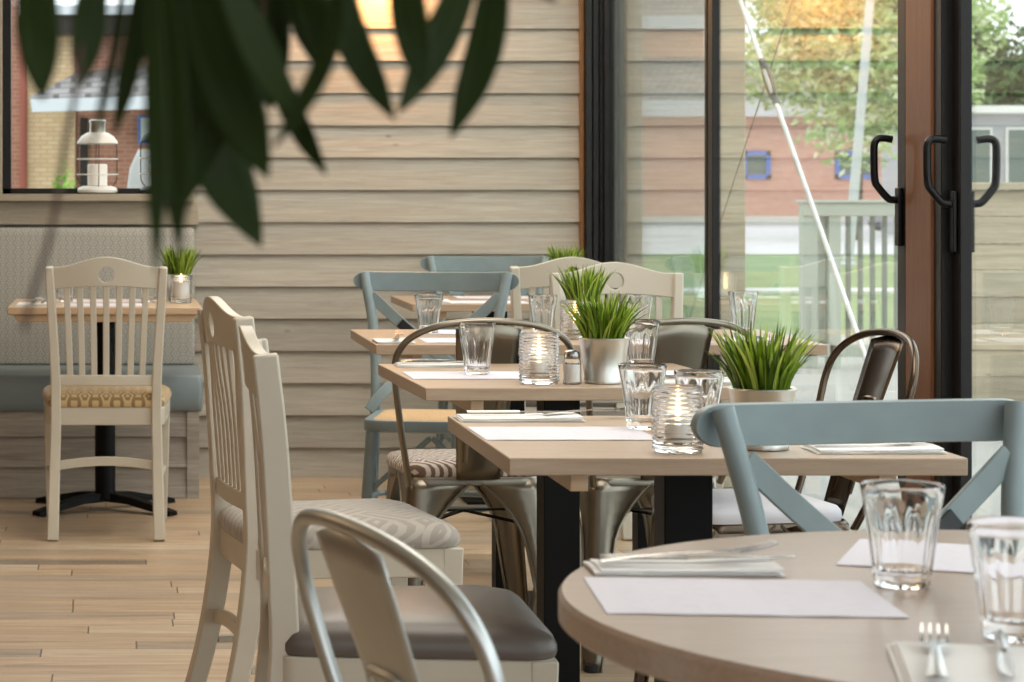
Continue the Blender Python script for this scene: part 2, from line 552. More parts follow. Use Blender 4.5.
M = dict(
    siding=board_mat('weathered_siding', (148, 140, 127), (164, 156, 143), (178, 171, 159), .13, -.01),
    bench_board=board_mat('grey_bench_boards', (130, 122, 112), (158, 150, 140), (178, 170, 160), .14, .0),
    floor=floor_mat(),
    oak=wood('pale_oak', (160, 137, 115), (182, 159, 135), (1.3, 16, 16), .38),
    oak_round=wood('greyed_oak', (150, 128, 110), (172, 150, 132), (1.3, 16, 16), .3, 3),
    oak_edge=wood('light_oak', (180, 152, 120), (200, 172, 140), (1.3, 16, 16), .4, 5),
    brown=wood('red_brown_timber', (88, 52, 30), (122, 78, 46), (14, 14, 1.1), .42, 2),
    trimwood=wood('orange_timber', (112, 76, 42), (140, 98, 56), (14, 14, 1.1), .5, 4),
    sillwood=wood('washed_timber', (146, 134, 116), (172, 160, 140), (1.2, 14, 14), .55, 6),
    cream=simple('cream_paint', (194, 186, 170), .36, var=.05, scale=6),
    blue=simple('blue_grey_paint', (124, 139, 142), .36, var=.14, scale=9),
    black=simple('black_steel', (9, 9, 10), .5, var=.1, Specular_IOR_Level=.15),
    frame=simple('dark_bronze_frame', (22, 20, 19), .4, Specular_IOR_Level=.3),
    framegrey=simple('grey_aluminium', (96, 94, 90), .4, metal=.3),
    handle=simple('black_handle', (9, 9, 10), .35, Specular_IOR_Level=.3),
    iron=simple('black_bracket', (22, 22, 24), .45),
    tolix=simple('brushed_gunmetal', (138, 131, 118), .33, metal=1.0, var=.14, scale=5),
    tolix_dark=simple('brown_gunmetal', (92, 80, 68), .24, metal=1.0, var=.14, scale=5),
    tolix_light=simple('pale_brushed_steel', (184, 188, 186), .38, metal=1.0, var=.1, scale=5),
    steel=simple('polished_cutlery', (158, 157, 155), .2, metal=1.0),
    pot=simple('galvanised_pot', (210, 210, 204), .36, metal=1.0, var=.06, scale=14),
    white=simple('white_metal', (226, 224, 218), .4),
    leather=simple('grey_leather', (92, 84, 78), .38, bump=.08, bscale=240),
    bluevinyl=simple('blue_grey_vinyl', (120, 132, 136), .36, bump=.05, bscale=120),
    palecushion=simple('pale_grey_cushion', (186, 186, 192), .7, bump=.1, bscale=300),
    cane=simple('woven_cane', (202, 168, 124), .6, var=.15, scale=160, bump=.5, bscale=220),
    gold=diamond_mat('gold_hexagon_weave', (134, 108, 68), (192, 164, 116), 14, 2.5, 'xy', aspect=1.5),
    bench=diamond_mat('grey_hexagon_weave', (140, 137, 130), (166, 163, 154), 17, 2.5, 'xz', aspect=1.7),
    fret=fret_mat('brown_fret_weave', (112, 88, 72), (206, 196, 186), .021, 1.0),
    fretgrey=fret_mat('grey_fret_weave', (150, 143, 134), (170, 163, 154), .034, 1.0),
    pane=pane_mat('window_glass'),
    tumbler=glass('clear_tumbler_glass'),
    thin=pane_mat('lantern_glass', (.98, .98, .98)),
    wax=simple('white_wax', (250, 246, 238), .5, Subsurface_Weight=.0),
    flame=emit('candle_flame', (255, 196, 120), 9.0),
    salt=simple('salt', (240, 238, 232), .8),
    paper=print_mat(),
    napkin=simple('napkin_paper', (236, 235, 233), .85, bump=.15, bscale=90),
    grass=leafy('faux_grass', [(40, 62, 12), (84, 116, 22), (140, 168, 44), (198, 212, 104)], .4, .3),
    soil=simple('dark_moss', (40, 44, 22), .9),
    leaf=leafy('dark_ficus_leaf', [(16, 25, 8), (28, 40, 12), (54, 76, 22)], .5, .22, spec=.12, scale=12),
    bark=simple('brown_twig', (62, 46, 34), .8, var=.2),
    tree=leafy('tree_leaf', [(104, 134, 70), (150, 178, 104), (196, 214, 152), (236, 240, 214)], .5, .35),
    tree2=leafy('dark_tree_leaf', [(46, 78, 40), (74, 110, 54), (104, 138, 78)], .5, .3),
    shrub=leafy('bright_shrub_leaf', [(92, 150, 44), (140, 190, 70), (170, 214, 96)], .5, .35),
    trunk=simple('tree_bark', (84, 72, 60), .9, var=.25),
    lawn=simple('lawn', (132, 150, 98), .9, var=.22, scale=.9),
    road=simple('pale_asphalt', (208, 206, 212), .85, var=.04, scale=1),
    paving=simple('grey_paving', (172, 170, 164), .85, var=.1, scale=2),
    kerb=simple('pale_kerb', (208, 206, 200), .8),
    brick=brick_mat('pink_brick', (200, 142, 124), (210, 156, 140), (200, 174, 162)),
    redbrick=brick_mat('red_brick', (156, 100, 84), (172, 116, 98), (170, 138, 124), .13, .045),
    buff=brick_mat('buff_brick', (200, 170, 136), (212, 184, 152), (186, 156, 124), .13, .045),
    tiles=tile_mat('grey_roof_tiles', (126, 122, 122), (152, 148, 148)),
    gutter=simple('grey_white_gutter', (192, 196, 202), .5),
    bluepaint=simple('blue_window_paint', (74, 116, 196), .5),
    darkpane=simple('dark_window_pane', (88, 104, 96), .15),
    pipe=simple('red_brown_pipe', (140, 70, 58), .6),
    greenwood=simple('grey_green_paint', (168, 176, 164), .6, var=.06, scale=4),
    palepost=simple('pale_weathered_post', (176, 170, 156), .7, var=.08, scale=4),
    baluster=simple('darker_grey_green_paint', (112, 122, 114), .6),
    thinrod=simple('dull_wire', (128, 118, 96), .5),
    rod=simple('white_painted_rod', (240, 242, 244), .35),
    darkrod=simple('grey_wire_rod', (92, 96, 92), .4, metal=.6),
    fence=board_mat('beige_fence_boards', (150, 138, 116), (172, 160, 136), (188, 178, 154), .14, .0),
    concrete=simple('pale_concrete', (168, 168, 170), .8, var=.05, scale=1),
    car=simple('silver_car_paint', (170, 174, 182), .25, metal=.6),
    rubber=simple('tyre_rubber', (40, 40, 42), .8),
    greycover=simple('grey_cover', (168, 168, 166), .7),
    plaster=simple('warm_plaster', (128, 104, 82), .8),
    ceil=simple('ceiling_paint', (226, 222, 214), .85),
    shade=simple('amber_lamp_shade', (214, 150, 70), .5),
)

# ------------------------------------------------------------------ setting
def st(o):
    o['kind'] = 'structure'
    return o

YW = 9.68                     # back wall
XG = 1.94                     # sliding glass wall
m = MB(); m.bx(-4.0, 2.0, -2.5, YW + .1, -.06, 0); st(m.build('floor', M['floor']))
m = MB(); m.bx(-4.0, 2.0, -.6, YW + .1, 2.75, 2.85); st(m.build('ceiling', M['ceil']))
m = MB(); m.bx(-4.1, -4.0, -2.5, YW + .1, 0, 2.85); st(m.build('wall_left', M['plaster']))

m = MB(); m.bx(-4.1, .5, -2.6, -2.5, 0, 2.85); st(m.build('wall_rear_blocker', M['plaster']))  # unseen part wall, added to keep sky light off left-facing sides
# window opening in the back wall
WX0, WX1, WZ0, WZ1 = -.475, .245, 1.145, 2.25
m = MB()
for x0, x1, z0, z1 in ((-4.0, WX0, 0, 2.75), (WX1, 1.98, 0, 2.75), (WX0, WX1, 0, WZ0), (WX0, WX1, WZ1, 2.75)):
    m.bx(x0, x1, YW + .03, YW + .12, z0, z1)
# lapped boards, bottom edge proud of the one below
P_ = .13
zb0 = -.01
k = 0
while zb0 < 2.7:
    z1 = min(zb0 + P_ + .008, 2.74)
    spans = [(-4.0, 1.852)]
    if zb0 + P_ > WZ0 - .1 and zb0 < WZ1:
        spans = [(-4.0, WX0 - .06), (WX1 + .055, 1.852)]
    for x0, x1 in spans:
        nseg = max(2, int((x1 - x0) / .25))
        rings = []
        for i in range(nseg + 1):
            x = x0 + (x1 - x0) * i / nseg
            wob = .0022 * noise.noise(Vector((x * 1.3, zb0 * 9, 0)))
            rings.append([Vector((x, YW - .002 + wob, zb0 + .001 + wob)), Vector((x, YW + .017 + wob, z1)), Vector((x, YW + .03, z1)), Vector((x, YW + .03, zb0 + .001))])
        m.loft(rings)
    zb0 += P_
    k += 1
st(m.build('wall_back', M['siding'], ang=20))
m = MB(); m.bx(1.852, 1.867, YW - .025, YW + .05, 0, 2.74); st(m.build('trim_1', M['trimwood'], bevel=.002))
m = MB(); m.bx(-.52, .315, YW - .035, YW + .03, WZ0 - .125, WZ0 - .03); st(m.build('trim_2', M['sillwood'], bevel=.003))

w1 = thing('window_1', 'dark framed window with brick house behind, above the banquette', 'window', (0, YW, 0), kind='structure')
m = MB()
for x0, x1, z0, z1 in ((WX0, WX0 + .035, WZ0, WZ1), (WX1 - .03, WX1, WZ0, WZ1), (WX0, WX1, WZ0, WZ0 + .022), (WX0, WX1, WZ1 - .03, WZ1)):
    m.bx(x0, x1, .02, .075, z0, z1)
m.build('window_frame', M['frame'], w1, bevel=.002)
m = MB()
for x0, x1, z0, z1 in ((WX0 - .055, WX0 + .0, WZ0 - .03, WZ1 + .05), (WX1 + .0, WX1 + .055, WZ0 - .03, WZ1 + .05), (WX0 - .055, WX1 + .055, WZ1, WZ1 + .06)):
    m.bx(x0, x1, -.022, .06, z0, z1)
m.build('window_casing', M['sillwood'], w1, bevel=.003)
m = MB(); m.bx(WX0 - .05, WX1 + .05, -.09, .075, WZ0 - .03, WZ0 - .001); m.build('window_sill', M['sillwood'], w1, bevel=.003)
m = MB(); m.bx(WX0 + .03, WX1 - .025, .045, .051, WZ0 + .018, WZ1 - .025); m.build('pane', M['pane'], w1)

# ------------------------------------------------------------------ sliding glass wall
HEAD = 2.45


def handle(parent, y, z, side, x):
    """D-shaped pull with a backplate; side -1 projects into the room"""
    m = MB()
    pts = []
    for u, v, rr in ((.024, .150, 0), (.052, .153, 1), (.066, .142, 1), (.068, .11, 1), (.066, .05, 1), (.058, .032, 1), (.036, .006, 1), (.024, 0, 1), (0, 0, 0)):
        pts.append((x + side * u, y, z + v))
    m.tube(cr(pts, 3), .0095, 12, flat=1.1)
    h = m.build('handle', M['handle'], parent)
    m = MB(); m.bx(x + side * .001, x + side * .012, y - .016, y + .016, z - .115, z + .03)
    m.build('backplate', M['handle'], h, bevel=.003)
    return h


def slider(n, y0, y1, x, label, hands=(), sw=.06, ht=.014):
    d = thing('door_%d' % n, label, 'sliding door', (0, 0, 0), kind='structure')
    m = MB()
    m.bx(x - ht, x + ht, y0, y0 + sw, .05, HEAD)
    m.bx(x - ht, x + ht, y1 - sw, y1, .05, HEAD)
    m.bx(x - ht, x + ht, y0, y1, .05, .14)
    m.bx(x - ht, x + ht, y0, y1, HEAD - .09, HEAD)
    fr = m.build('door_frame', M['frame'], d, bevel=.002)
    m = MB()
    for gx in ((-.008, .008) if n == 1 else (0.0,)):
        m.bx(x + gx - .002, x + gx + .002, y0 + sw - .005, y1 - sw + .005, .13, HEAD - .085)
    m.build('pane', M['pane'], d)
    for yy, zz, sd in hands:
        handle(fr, yy, zz, sd, x + sd * ht)
    return d


slider(1, 7.945, YW - .03, 1.956, 'far sliding glass door panel beside the siding wall', sw=.03)
slider(2, 5.935, 7.93, 1.956, 'middle sliding glass door panel with one black pull handle', [(5.965, 1.136, -1)])
slider(3, 3.45, 5.69, 1.985, 'right sliding glass door panel with black pull handles on both faces', [(5.66, 1.128, -1), (5.66, 1.128, 1)])
slider(4, 1.1, 3.47, 1.956, 'sliding glass door panel nearest the camera')
m = MB()
m.bx(1.868, 1.892, YW - .06, YW, 0, HEAD + .1)
m.bx(1.900, 1.920, YW - .045, YW, 0, HEAD + .1)
m.bx(1.928, 1.944, YW - .03, YW, 0, HEAD + .1)
m.bx(1.868, 1.99, YW - .02, YW + .12, 0, HEAD + .1)
st(m.build('trim_3', M['frame'], bevel=.002))
m = MB()
for x0, x1 in ((1.885, 1.895), (1.932, 1.938), (1.976, 1.99)):
    m.bx(x0, x1, -2.5, YW - .06, .0, .05)
m.bx(1.885, 1.99, -2.5, YW - .06, 0, .012)
m.bx(1.88, 1.995, -2.5, YW, HEAD, HEAD + .12)
m.bx(1.9, 1.98, 2.6, YW, HEAD + .12, 2.75)
st(m.build('trim_4', M['frame'], bevel=.002))
m = MB(); m.bx(1.938, 1.978, 5.735, 5.925, 0, HEAD); st(m.build('pillar', M['brown'], bevel=.004))
m = MB(); m.bx(1.945, 2.0, 5.685, 5.735, 0, HEAD); st(m.build('trim_5', M['frame'], bevel=.002))

# ------------------------------------------------------------------ furniture
def slat_chair(label, x, y, rz, seat_mat, group='cream slat-back chairs', plain=False):
    t = thing('slat_back_chair', label, 'chair', (x, y, 0), rz, group)
    c = M['cream']
    yb = -.19
    for s in (-1, 1):
        m = MB()
        pts = cr([(s * .176, yb - .085, 0), (s * .172, yb - .03, .2), (s * .168, yb, .40), (s * .170, yb - .002, .55), (s * .182, yb - .014, .76), (s * .190, yb - .029, .904)], 5)
        m.sweep(pts, lambda q: [(a * (.026 - .006 * q if q > .4 else .018 + .014 * q), b * (.019 - .005 * q)) for a, b in ((-1, -1), (1, -1), (1, 1), (-1, 1))], (0, 1, 0))
        m.build('rear_leg', c, t, bevel=.004)
        m = MB()
        pts = [(s * .196, .206, 0), (s * .198, .208, .2), (s * .2, .2105, .434)]
        m.sweep(pts, lambda q: [(a * (.014 + .0075 * q), b * (.014 + .0075 * q)) for a, b in ((-1, -1), (1, -1), (1, 1), (-1, 1))], (0, 1, 0))
        m.build('front_leg', c, t, bevel=.003)
    # apron
    m = MB()
    o1 = rrect(.196, .2205, yb - .008, .229, .03)
    o2 = rrect(.176, .200, yb + .012, .208, .02)
    rings = [[Vector((p[0], p[1], z)) for p in o] for o, z in ((o1, .375), (o1, .435), (o2, .435), (o2, .375), (o1, .375))]
    m.loft(rings, False)
    m.build('seat_frame', c, t, bevel=.003)
    # cushion
    m = MB()
    o = rrect(.200, .226, yb - .012, .236, .05, 8)
    m.cushion(o, [(.94, .434), (.99, .436), (1.0, .444), (.998, .454), (.97, .468), (.91, .478), (.78, .486), (.5, .491), (.2, .493)])
    m.build('seat_cushion', seat_mat, t, ang=60)
    # crest rail: arched top, round hole
    m = MB()
    hw, hr, hz = .186, .026, .879
    xs = sorted(set([-hw + 2 * hw * i / 36 for i in range(37)] + [hr * math.sin(R(a)) for a in range(-90, 91, 12)]))

    def top(x):
        a = abs(x) / hw
        return .904 + .034 * (.5 + .5 * math.cos(math.pi * min(1, a * 1.08)))

    def bot(x):
        return .828 + .012 * (1 - (x / hw) ** 2)

    def yy(x, z):
        return yb - .011 - .016 * (z - .76) / .144 - .022 * (1 - (x / hw) ** 2)
    front, back = [], []
    th = .022
    cols = []
    for xx in xs:
        h = math.sqrt(max(0, hr * hr - xx * xx)) if abs(xx) < hr else 0
        zs = [bot(xx), hz - h, hz + h, top(xx)]
        cols.append([(xx, z) for z in zs])
    vs, fs = [], []
    nc = len(cols)
    for side in (0, 1):
        for c_ in cols:
            for xx, z in c_:
                vs.append((xx, yy(xx, z) + (th / 2 if side else -th / 2), z))
    off = nc * 4
    for i in range(nc - 1):
        a, b = i * 4, (i + 1) * 4
        for o_ in (0, off):
            fs.append((o_ + a, o_ + b, o_ + b + 1, o_ + a + 1))
            fs.append((o_ + a + 2, o_ + b + 2, o_ + b + 3, o_ + a + 3))
        fs.append((a, b, off + b, off + a))
        fs.append((a + 3, b + 3, off + b + 3, off + a + 3))
        if abs((cols[i][0][0] + cols[i + 1][0][0]) / 2) < hr:
            fs.append((a + 1, b + 1, off + b + 1, off + a + 1))
            fs.append((a + 2, b + 2, off + b + 2, off + a + 2))
    for e in (0, (nc - 1) * 4):
        fs.append((e, e + 1, off + e + 1, off + e))
        fs.append((e + 2, e + 3, off + e + 3, off + e + 2))
    m.add(vs, fs)
    m.build('crest_rail', c, t, bevel=.002)
    for i in range(7):
        xx = (-3 + i) * .0435
        m = MB()
        zt = bot(xx) + .004
        m.bar(cr([(xx * .92, yb - .010, .535), (xx * .96, yb - .020, .68), (xx, yy(xx, .80), .80), (xx, yy(xx, zt), zt)], 4), .021, .012, (0, 1, 0))
        m.build('slat', c, t, bevel=.0025)
    m = MB()
    m.bar([(-.165, yb - .004, .525), (-.08, yb - .011, .525), (0, yb - .014, .525), (.08, yb - .011, .525), (.165, yb - .004, .525)], .036, .02, (0, 1, 0))
    m.build('lower_rail', c, t, bevel=.003)
    # stretchers
    m = MB()
    pts = [(-.168 + .336 * i / 10, yb - .012, .24 + .016 * math.sin(math.pi * i / 10)) for i in range(11)]
    m.bar(pts, .03, .016, (0, 1, 0))
    m.build('stretcher', c, t, bevel=.002)
    for s in (-1, 1):
        m = MB()
        m.bar([(s * .172, yb - .01, .19), (s * .197, .205, .19)], .022, .014, (0, 0, 1))
        m.build('stretcher', c, t, bevel=.002)
    return t


def cross_chair(label, x, y, rz, side=1):
    t = thing('cross_back_chair', label, 'chair', (x, y, 0), rz, 'blue cross-back chairs')
    c = M['blue']
    yb = -.20
    for s in (-1, 1):
        m = MB()
        pts = cr([(s * .205, yb - .07, 0), (s * .195, yb - .02, .22), (s * .188, yb, .44), (s * .187, yb - .028, .60), (s * .199, yb - .06, .74), (s * .228, yb - .098, .893)], 6)
        m.tube(pts, lambda q: .0165, 14)
        pr = m.build('rear_leg', c, t)
        if s == -side:
            m = MB()
            m.bar([(s * .205, yb - .034, .72), (s * .198, yb - .018, .65)], .012, .016, (0, 1, 0))
            tag(m.build('bracket', M['iron'], pr), 'black iron bracket')
        m = MB()
        m.tube(cr([(s * .205, .20, 0), (s * .195, .19, .2), (s * .178, .17, .43)], 5), lambda q: .013 + .006 * q, 12)
        m.build('front_leg', c, t)
        # bentwood arches under the seat: front and side
        m = MB()
        pts = [(s * (.186 - .186 * math.sin(R(a))), .182 - .01 * math.sin(R(a)), .25 + .165 * math.sin(R(a))) for a in range(0, 90, 9)]
        m.bar(pts, .016, .012, (0, 1, 0))
        m.build('arch_brace', c, t, bevel=.003)
        m = MB()
        pts = [(s * (.188), .17 - .34 * k / 16, .25 + .165 * math.sin(math.pi * k / 16)) for k in range(17)]
        m.bar(pts, .012, .016, (1, 0, 0))
        m.build('arch_brace', c, t, bevel=.003)
    # top rail: bowed, rounded ends, behind the posts
    m = MB()
    hw, hh = .264, .0305
    rings = []
    n = 34
    zc = .864
    for i in range(n + 1):
        u = -1 + 2 * i / n
        xx = hw * math.sin(u * math.pi / 2)
        e = 1 - abs(xx) / hw
        hz_ = hh * min(1, math.sqrt(max(0.0, 1 - max(0, (abs(xx) - (hw - .045)) / .045) ** 2))) + .001
        ym = yb - .112 - .045 * (1 - (xx / hw) ** 2)
        zz = zc + .004 * (xx / hw) ** 2
        tk = .011
        rings.append([Vector((xx, ym - tk, zz - hz_ * .93)), Vector((xx, ym - tk - .004, zz)), Vector((xx, ym - tk - .002, zz + hz_ * .93)), Vector((xx, ym - tk * .3, zz + hz_)),
                      Vector((xx, ym + tk * .6, zz + hz_ * .93)), Vector((xx, ym + tk * .6, zz)), Vector((xx, ym + tk * .6, zz - hz_ * .93)), Vector((xx, ym - tk * .3, zz - hz_))])
    m.loft(rings)
    m.build('top_rail', c, t, ang=50)
    # crossed bands
    for s in (-1, 1):
        m = MB()
        pts = cr([(s * .205, yb - .075, .822), (s * .11, yb - .066 + .004 * s, .735), (0, yb - .048 + .004 * s, .645), (-s * .10, yb - .020 + .004 * s, .57), (-s * .165, yb + .016, .515), (-s * .205, yb + .035, .462)], 6)
        m.bar(pts, .036, .009, (0, 1, 0))
        br = m.build('cross_band', c, t, bevel=.002)
        if s != side:
            continue
        m = MB()
        pts = [p + Vector((0, .006, 0)) for p in cr([(s * .112, yb - .064 + .004 * s, .737), (s * .088, yb - .061 + .004 * s, .716), (s * .055, yb - .056 + .004 * s, .689)], 3)]
        m.bar(pts, .03, .006, (0, 1, 0))
        tag(m.build('bracket', M['iron'], br, bevel=.001), 'black iron bracket')
    # seat
    o = rrect(.185, .205, yb - .01, .2, .07, 8)
    m = MB()
    m.cushion(o, [(.93, .428), (1.0, .432), (1.0, .458), (.985, .464), (.86, .464), (.86, .455)])
    m.build('seat', c, t, ang=50)
    m = MB()
    m.cushion([(a * .87, b * .87) for a, b in o], [(1, .452), (1, .463), (.95, .468), (.6, .471), (.2, .472)])
    tag(m.build('seat_pad', M['cane'], t, ang=50), 'woven beige cane seat')
    # rung ring under seat
    m = MB()
    m.tube(cr([(.17, .14, .2), (0, .17, .2), (-.17, .14, .2), (-.175, -.17, .2), (0, -.19, .2), (.175, -.17, .2)], 5, True), .009, 8, True)
    m.build('rung_ring', c, t)
    return t


def metal_chair(label, x, y, rz, mat, cushion=None, cush_label=None):
    t = thing('metal_bistro_chair', label, 'chair', (x, y, 0), rz, 'curved metal bistro chairs')
    yb = -.165
    # bent tube back
    m = MB()
    half = [(.164, yb - .0, .44), (.182, yb - .035, .52), (.205, yb - .075, .64), (.217, yb - .102, .735), (.203, yb - .118, .785), (.165, yb - .134, .818), (.10, yb - .150, .840), (0, yb - .158, .848)]
    pts = half + [(-a, b, c) for a, b, c in reversed(half[:-1])]
    m.tube(cr(pts, 6), .0082, 14)
    m.build('back_tube', mat, t)
    # back panel with pressed rib
    m = MB()
    rings = []
    for i in range(13):
        q = i / 12
        z = .455 + .385 * q
        hw = .053 + .026 * q
        ym = yb - .030 - .126 * q ** 1.05
        row = []
        for k in range(9):
            u = -1 + k / 4
            zt = z - (.012 * u * u * q)
            row.append(Vector((hw * u, ym + .010 * (u * u) - .004, zt)))
        rings.append(row)
    m.loft(rings, False, False)
    for rib in (.036,):
        pr = []
        for (ux, q) in ((-rib, .12), (-rib, .5), (-rib, .60), (-rib * .85, .64), (0, .645), (rib * .85, .64), (rib, .60), (rib, .5), (rib, .12)):
            z = .455 + .385 * q
            pr.append((ux, yb - .030 - .126 * q ** 1.05 - .003 + .010 * (ux / .07) ** 2 - .003, z))
        m.tube(cr(pr, 4), .0052, 8)
    m.build('back_panel', mat, t, solid=.0025)
    # seat pan
    o = rrect(.160, .168, yb - .004, .166, .05, 8)
    m = MB()
    m.cushion(o, [(.97, .436), (1.0, .438), (1.008, .452), (.99, .457), (.93, .457), (.9, .452), (.3, .450)])
    m.build('seat', mat, t, ang=50)
    if cushion is not None:
        m = MB()
        oc = rrect(.164, .174, yb + .006, .176, .055, 8)
        m.cushion(oc, [(.92, .455), (.99, .458), (1.0, .467), (.99, .478), (.95, .487), (.8, .494), (.4, .497)])
        cu = m.build('seat_cushion', cushion, t, ang=60)
        if cush_label:
            cu['label'] = cush_label
    # pressed sheet legs: wide at the seat corner, narrow at the foot
    for sx in (-1, 1):
        for sy in (-1, 1):
            m = MB()
            rings = []
            c0 = Vector((sx * .163, yb if sy < 0 else .168, 0))
            spl = Vector((sx * .045, sy * .075 if sy < 0 else sy * .035, 0))
            for i in range(17):
                q = i / 16                      # 0 seat, 1 foot
                z = .452 * (1 - q)
                reach = .034 + .034 * (1 - q) + .092 * max(0, 1 - q / .36) ** 2
                cpt = c0 + spl * (q ** 1.15)
                rad = min(reach * .85, .03)
                row = []
                # along -sx then round the corner then along -sy
                row.append(cpt + Vector((-sx * reach, 0, z)))
                for a in range(0, 91, 15):
                    an = R(a)
                    px = -rad + rad * math.sin(an)
                    py = -rad + rad * math.cos(an)
                    row.append(cpt + Vector((sx * px, sy * py, z)))
                row.append(cpt + Vector((0, -sy * reach, z)))
                rings.append(row)
            m.loft(rings, False, False)
            for e in (0, -1):
                m.tube([r[e] for r in rings], .0035, 6)
            lg = m.build('leg', mat, t, solid=.002, ang=60)
            m = MB()
            f = c0 + spl
            m.lathe([(.014, 0), (.017, .002), (.017, .018), (.012, .02)], 12, (f.x - sx * .014, f.y - sy * .014, 0))
            m.build('foot_cap', M['rubber'], lg)
    m = MB()
    for s in (-1, 1):
        m.bar([(-.155, -.16 * s, .335), (0, .005, .355), (.155, .165 * s, .335)], .018, .004, (0, 0, 1))
    m.build('cross_brace', M['black'], t)
    return t


def top_board(x0, x1, y0, y1, th=.027):
    m = MB()
    return m.bx(x0, x1, y0, y1, .75 - th, .75)


def square_table(label, x0, x1, y0, y1, cols, group='pale oak square tables', rz=0, plate=.17):
    cx, cy = (x0 + x1) / 2, (y0 + y1) / 2
    t = thing('dining_table', label, 'table', (cx, cy, 0), rz, group)
    hx, hy = (x1 - x0) / 2, (y1 - y0) / 2
    top_board(-hx, hx, -hy, hy).build('table_top', M['oak'], t, bevel=.002)
    for s in (-1, 1):
        m = MB(); m.bx(s * (hx - .113) - .014, s * (hx - .113) + .014, -hy + .03, hy - .03, .695, .723)
        m.build('bearer', M['oak_edge'], t, bevel=.002)
    for k in cols:
        cxk = k - cx
        m = MB(); m.bx(cxk - .04, cxk + .04, -.04, .04, .012, .715)
        m.build('column', M['black'], t, bevel=.002)
        m = MB(); m.bx(cxk - plate, cxk + plate, -plate, plate, .0, .012)
        m.build('base_plate', M['black'], t, bevel=.003)
        m = MB(); m.bx(cxk - .12, cxk + .12, -.12, .12, .715, .723)
        m.build('top_plate', M['black'], t)
    return t


# tables
square_table('long pale oak table with curved metal chairs on its near side', .678, 1.877, 6.36, 7.06, (1.085, 1.48), None)
square_table('small square oak table farthest back beside the siding wall', 1.05, 1.75, 8.62, 9.30, (1.40,), plate=.12)
square_table('small square oak table with tall grass pot and salt shaker near its front edge', .62, 1.322, 4.98, 5.67, (.972,), rz=2)
square_table('small square oak table directly in front of the nearest blue chair', .595, 1.297, 3.67, 4.36, (.942,))

RT = (.969, 2.374)
t = thing('round_table', 'round greyed oak table in the right foreground', 'table', (RT[0], RT[1], 0))
m = MB(); m.lathe([(.3, .717), (.521, .717), (.527, .722), (.527, .745), (.523, .75), (.3, .75), (.02, .75)], 128); m.build('table_top', M['oak_round'], t, ang=30)
for axis_ in 'yx':
    m = MB(); m.prism([(-.47, .717), (.47, .717), (.44, .69), (-.44, .69)], -.035, .012, axis_)
    m.build('bearer', M['oak_edge'], t, bevel=.006)
m = MB(); m.bx(-.04, .04, -.04, .04, .012, .717); m.build('column', M['black'], t, bevel=.002)
m = MB(); m.bx(-.2, .2, -.2, .2, 0, .012); m.build('base_plate', M['black'], t, bevel=.003)

TL = (-.054, 8.72)
t = thing('dining_table', 'square oak table with black cross foot in front of the banquette', 'table', (*TL, 0), 0, 'pale oak square tables')
top_board(-.34, .34, -.33, .33, .026).build('table_top', M['oak_edge'], t, bevel=.003)
m = MB(); m.prism([(-.325, .724), (.325, .724), (.30, .697), (-.30, .697)], -.315, .315, 'y'); m.build('under_frame', M['oak_edge'], t, bevel=.003)
m = MB(); m.lathe([(.05, .04), (.037, .07), (.037, .69), (.06, .697)], 20); m.build('column', M['black'], t)
m = MB()
for a in (38, 142, 218, 322):
    d = Vector((math.cos(R(a)), math.sin(R(a)), 0))
    m.sweep([d * .0 + Vector((0, 0, .052)), d * .12 + Vector((0, 0, .046)), d * .27 + Vector((0, 0, .018)), d * .31 + Vector((0, 0, .01))],
            lambda q: [(-.008 - .012 * (1 - q), -.028), (.008 + .004 * (1 - q), -.02), (.008 + .004 * (1 - q), .02), (-.008 - .012 * (1 - q), .028)], (0, 0, 1))
m.build('cross_foot', M['black'], t, bevel=.002)

# chairs
slat_chair('cream slat-back chair with gold patterned seat at the table by the banquette', -.046, 8.205, 0, M['gold'])
slat_chair('cream slat-back chair with grey fret-patterned seat, left of the small square table', .434, 5.05, -81, M['fretgrey'])
slat_chair('cream slat-back chair with plain dark grey leather seat in the left foreground', .448, 3.92, -91, M['leather'])
slat_chair('cream slat-back chair beside the blue chair at the long table', 1.525, 7.16, 180, M['leather'])
slat_chair('cream slat-back chair half hidden behind another one, below the farthest grass pot', 1.505, 8.22, 0, M['leather'])
cross_chair('blue-grey cross-back chair with cane seat behind the left end of the long table', .965, 7.40, 171)
cross_chair('blue-grey cross-back chair against the siding wall, farthest back', 1.46, 9.24, 180)
cross_chair('blue-grey cross-back chair nearest the camera, at the round table', 1.092, 3.03, 191, -1).scale = (.965, .965, .965)
metal_chair('curved metal chair with brown and white fret cushion at the long table', .862, 6.035, 3, M['tolix'], M['fret'], 'brown and white fret patterned cushion')
metal_chair('curved metal chair at the right of the long table, showing a wide plain back panel', 1.282, 6.035, 11, M['tolix'], None)
metal_chair('brown curved metal chair with pale cushion beside the timber post', 1.368, 5.22, 97, M['tolix_dark'], M['palecushion'], 'pale grey seat cushion')
metal_chair('pale curved metal chair in the left foreground at the round table', .515, 2.345, -73, M['tolix_light'], None)

